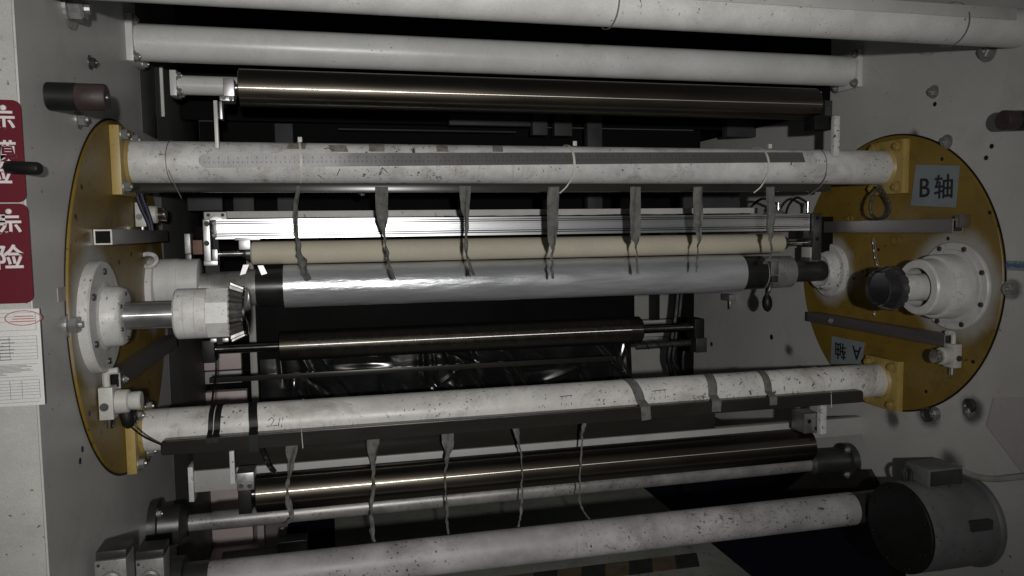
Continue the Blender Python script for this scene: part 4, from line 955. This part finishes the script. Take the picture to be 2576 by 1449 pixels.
wrap('grey cloth band over the lower beam nearest the ochre disc with cards', (1918,925), (1940,985), .022, wd=.022)
wrap('first black tape band round the lower beam, outer of a close pair', (536,1020), (526,1085), .012, black, .011, nm='tape_band', cat='tape')
wrap('second black tape band round the lower beam, inner of a close pair', (554,1020), (542,1085), .012, black, .014, nm='tape_band', cat='tape')
wrap('single black tape band round the lower beam hanging past the channel', (633,1012), (640,1120), .040, black, .020, nm='tape_band', cat='tape')
# loose end of black tape
bm = new(); P = spline([onY(655,1125,1.80),onY(665,1145,1.81),onY(676,1170,1.81),onY(690,1190,1.81)]); ribbon(bm, P, [.012]*len(P), [.4]*len(P)); solo('tape_tail', bm, black, 'loose black tape tail slanting in front of the lower roller end', 'tape', P[0])

# ------------------------------------------------------------------ air regulators on the discs
def regulator(label, p, s, o_up=True, dark=False, sc_=1.0, flip=1):
    o = thing('air_regulator', label, 'regulator', p, 'air regulators on the turret discs'); p = Vector(p); k = sc_
    bm = new(); bx2(bm, (p.x, p.y-.018*k, p.z-.032*k), (p.x+s*.026*k, p.y+.018*k, p.z+.032*k), .002); body = part('body', bm, offw, o)
    bm = new(); lathe(bm, (p.x+s*.010*k, p.y-.018*k, p.z-.006*k), (0,-1,0), [(0,.008*k),(.003*k,.008*k),(.003*k,.005*k)], 16); part('gauge_port', bm, dsteel, body)
    llathe('bonnet', (p.x+s*.026*k, p.y, p.z), (s,0,0), [(0,.020*k),(.003*k,.024*k),(.024*k,.023*k),(.026*k,.020*k)], offw, o, 32)
    llathe('knob', (p.x+s*.052*k, p.y, p.z), (s,0,0), [(0,.016*k),(.004*k,.018*k),(.020*k,.0185*k),(.022*k,.016*k),(.022*k,.010*k)], steel if dark else offw, o, 24)
    bm = new(); sweep(bm, spline([(p.x+s*.012*k, p.y, p.z+flip*.030*k),(p.x+s*.012*k, p.y, p.z+flip*.052*k),(p.x+s*.016*k, p.y, p.z+flip*.060*k),(p.x+s*.034*k, p.y, p.z+flip*.062*k)]), .0065*k, 10); part('elbow', bm, offw, o)
    bm = new(); sweep(bm, [(p.x+s*.014*k, p.y, p.z-flip*.030*k),(p.x+s*.014*k, p.y, p.z-flip*.052*k)], .006*k, 10); part('fitting', bm, steel, o)
    return o
pr1 = onX(240,1020,XL); r1 = regulator('off white air regulator with side knob at the foot of the ochre disc', (XL+.002, pr1.y+.03, onY(262,1020,pr1.y).z), 1, sc_=1.0)
bm = new(); sweep(bm, spline([onY(310,1035,1.62),onY(322,1060,1.62),onY(335,1078,1.64),onY(365,1100,1.70),onY(405,1118,1.775)]), .0022, 6)
solo('sensor_cable', bm, black, 'thin black cable from the off white regulator to the dark channel', 'cable', onY(310,1035,1.62))
bm = new(); lathe(bm, onY(318,1040,1.62), (.15,0,-1), [(-.02,.010),(.0,.014),(.022,.012),(.03,.006)], 16); solo('cable_plug', bm, black, 'black rubber plug on the knob of the off white regulator', 'plug', onY(318,1040,1.62))
pr2 = onX(2408,893,XR); regulator('steel bodied air regulator on the ochre disc under the cup chuck', (XR-.002, pr2.y, pr2.z), -1, dark=True, sc_=.95)
p = onY(372,535,1.95); regulator('small steel air regulator with blue hoses under the ruler beam', (XL+.002, 1.97, onY(372,540,1.97).z), 1, dark=True, sc_=.9)
for dx, sd in ((0, 0), (12, 1)):
    bm = new(); sweep(bm, spline([onY(340+dx,478,1.9),onY(348+dx,505,1.9),onY(358+dx,530,1.9),onY(372+dx*.6,560,1.9),onY(378+dx*.4,580,1.9)]), .0045, 8)
    solo('air_hose', bm, bluecab, ('dark blue air hose hugging the ochre disc under the ruler beam', 'dark blue air hose looping outermost under the ruler beam')[sd], 'hose', onY(340+dx,478,1.9), 'air hoses beside the ochre disc')

# ------------------------------------------------------------------ motor and connector boxes
mt = thing('motor', 'dark cast motor drum with black end face low on the grey frame', 'motor', (PR, 1.55, z(-.86)))
my_, mz_ = 1.55, z(-.750)
llathe('drum', (PR, my_, mz_), (-1,0,0), [(0,.116),(.006,.116),(.008,.112),(.012,.109),(.060,.110),(.150,.110),(.196,.110),(.200,.108)], motorm, mt, 96)
llathe('end_face', (PR-.200, my_, mz_), (-1,0,0), [(0,.1105),(.006,.1105),(.008,.108),(.008,.02),(.007,.015)], black, mt, 96)
bm = new(); bx2(bm, (PR-.150, my_-.03, mz_+.100), (PR-.050, my_+.05, mz_+.150), .006); tb_ = part('terminal_box', bm, motorm, mt)
bm = new(); bx2(bm, (PR-.146, my_-.034, mz_+.108), (PR-.054, my_-.0305, mz_+.145), .002); part('box_lid', bm, dsteel, tb_)
bm = new(); sweep(bm, spline([(PR-.175, my_+.02, mz_+.108),(PR-.180, my_+.02, mz_+.130),(PR-.170, my_+.02, mz_+.142),(PR-.158, my_+.02, mz_+.130),(PR-.158, my_+.02, mz_+.105)]), .005, 8); part('lifting_eye', bm, dsteel, mt)
for k in range(8):
    a = math.radians(20+45*k); bolt(mt, (PR-.207, my_+.097*math.cos(a), mz_+.097*math.sin(a)), (-1,0,0), .004, black, washer=False, name='face_screw')
llathe('seam_band', (PR-.125, my_, mz_), (-1,0,0), [(0,.1108),(.004,.1112),(.008,.1108)], motorm, mt, 96)
bm = new(); bx2(bm, (PR-.10, my_-.114, mz_+.020), (PR-.04, my_-.100, mz_+.045), .002); part('rating_plate', bm, dsteel, mt)
bm = new(); sweep(bm, spline([onX(2392,1170,PR-.03),onX(2420,1185,PR-.02),onX(2460,1200,PR-.015),onX(2510,1205,PR-.012),onX(2600,1195,PR-.012)]), .0075, 10)
solo('motor_cable', bm, cablew, 'thick pale cable running from the motor box across the frame', 'cable', onX(2392,1170,PR-.03))
# connector boxes low on the left frame
def connector(label, px, py, Y):
    c = onY(px, py, Y); o = thing('connector_box', label, 'connector', (c.x, Y, c.z-.035), 'connector boxes on the frame')
    bm = new(); bx2(bm, (c.x-.028, Y, c.z-.036), (c.x+.026, Y+.06, c.z+.028), .002); bd = part('housing', bm, galv, o)
    bm = new(); bx2(bm, (c.x-.026, Y+.004, c.z+.0285), (c.x+.026, Y+.06, c.z+.044), .001); part('lid', bm, dsteel, o)
    bm = new(); lathe(bm, (c.x, Y, c.z-.010), (0,-1,-.2), [(0,.018),(.004,.018),(.006,.013),(.022,.012),(.024,.009),(.034,.008)], 20); part('gland', bm, bolt_m, o)
    bm = new(); sweep(bm, spline([(c.x, Y-.034, c.z-.018),(c.x-.003, Y-.052, c.z-.035),(c.x-.012, Y-.058, c.z-.080),(c.x-.018, Y-.05, c.z-.20)]), .006, 10); part('lead', bm, black, o)
    sock(bd, (c.x-.021, Y, c.z+.020), (0,-1,0), .003); sock(bd, (c.x+.020, Y, c.z-.030), (0,-1,0), .003)
connector('metal connector box with cable gland, nearer the maroon sign frame edge', 280, 1446, 1.50)
connector('metal connector box with cable gland, beside the dark sleeve of the bottom tube', 378, 1441, 1.62)
# base bracket on the right frame under the thin tube
bm = new(); P = [onX(2045,1180,PR-.004), onX(2190,1180,PR-.004), onX(2210,1215,PR-.004), onX(2215,1300,PR-.004), onX(2040,1300,PR-.004), onX(1980,1235,PR-.004)]
prism(bm, [(p.y,p.z) for p in P], PR-.016, PR, 'X'); solo('bearing_bracket', bm, tray, 'dark plate under the thin tube bearing on the grey frame', 'bracket', P[4])
# blade-like cylinder lying low by the floor
a = onY(700,1392,2.3); b = onY(775,1385,2.3); bm = new(); lathe(bm, (XA(560,1385,2.3), 2.3, a.z), (1,0,0), [(0,.022),(a.x-XA(560,1385,2.3),.022)], 24)
cyl_ = thing('air_cylinder', 'small steel air cylinder lying low behind the bottom tube', 'cylinder', (a.x, 2.3, a.z-.022))
part('barrel', bm, galv, cyl_); bm = new(); bx2(bm, (a.x, 2.27, a.z-.030), (b.x, 2.33, a.z+.045), .004); part('end_block', bm, dsteel, cyl_)

# hazard tape on the floor path: alternating slanted pieces
ht = thing('hazard_tape', 'worn yellow and black slanted hazard tape on the floor path', 'floor tape', (.6, 2.3, .004))
for k in range(15):
    x0 = -.01+.085*k
    if x0+.125 > 1.30: break
    bm = new(); prism(bm, [(x0,2.26),(x0+.085,2.26),(x0+.125,2.36),(x0+.04,2.36)], .0045, .006, 'Z'); part('tape_piece', bm, (hazy, hazb)[k % 2], ht, smooth=False)
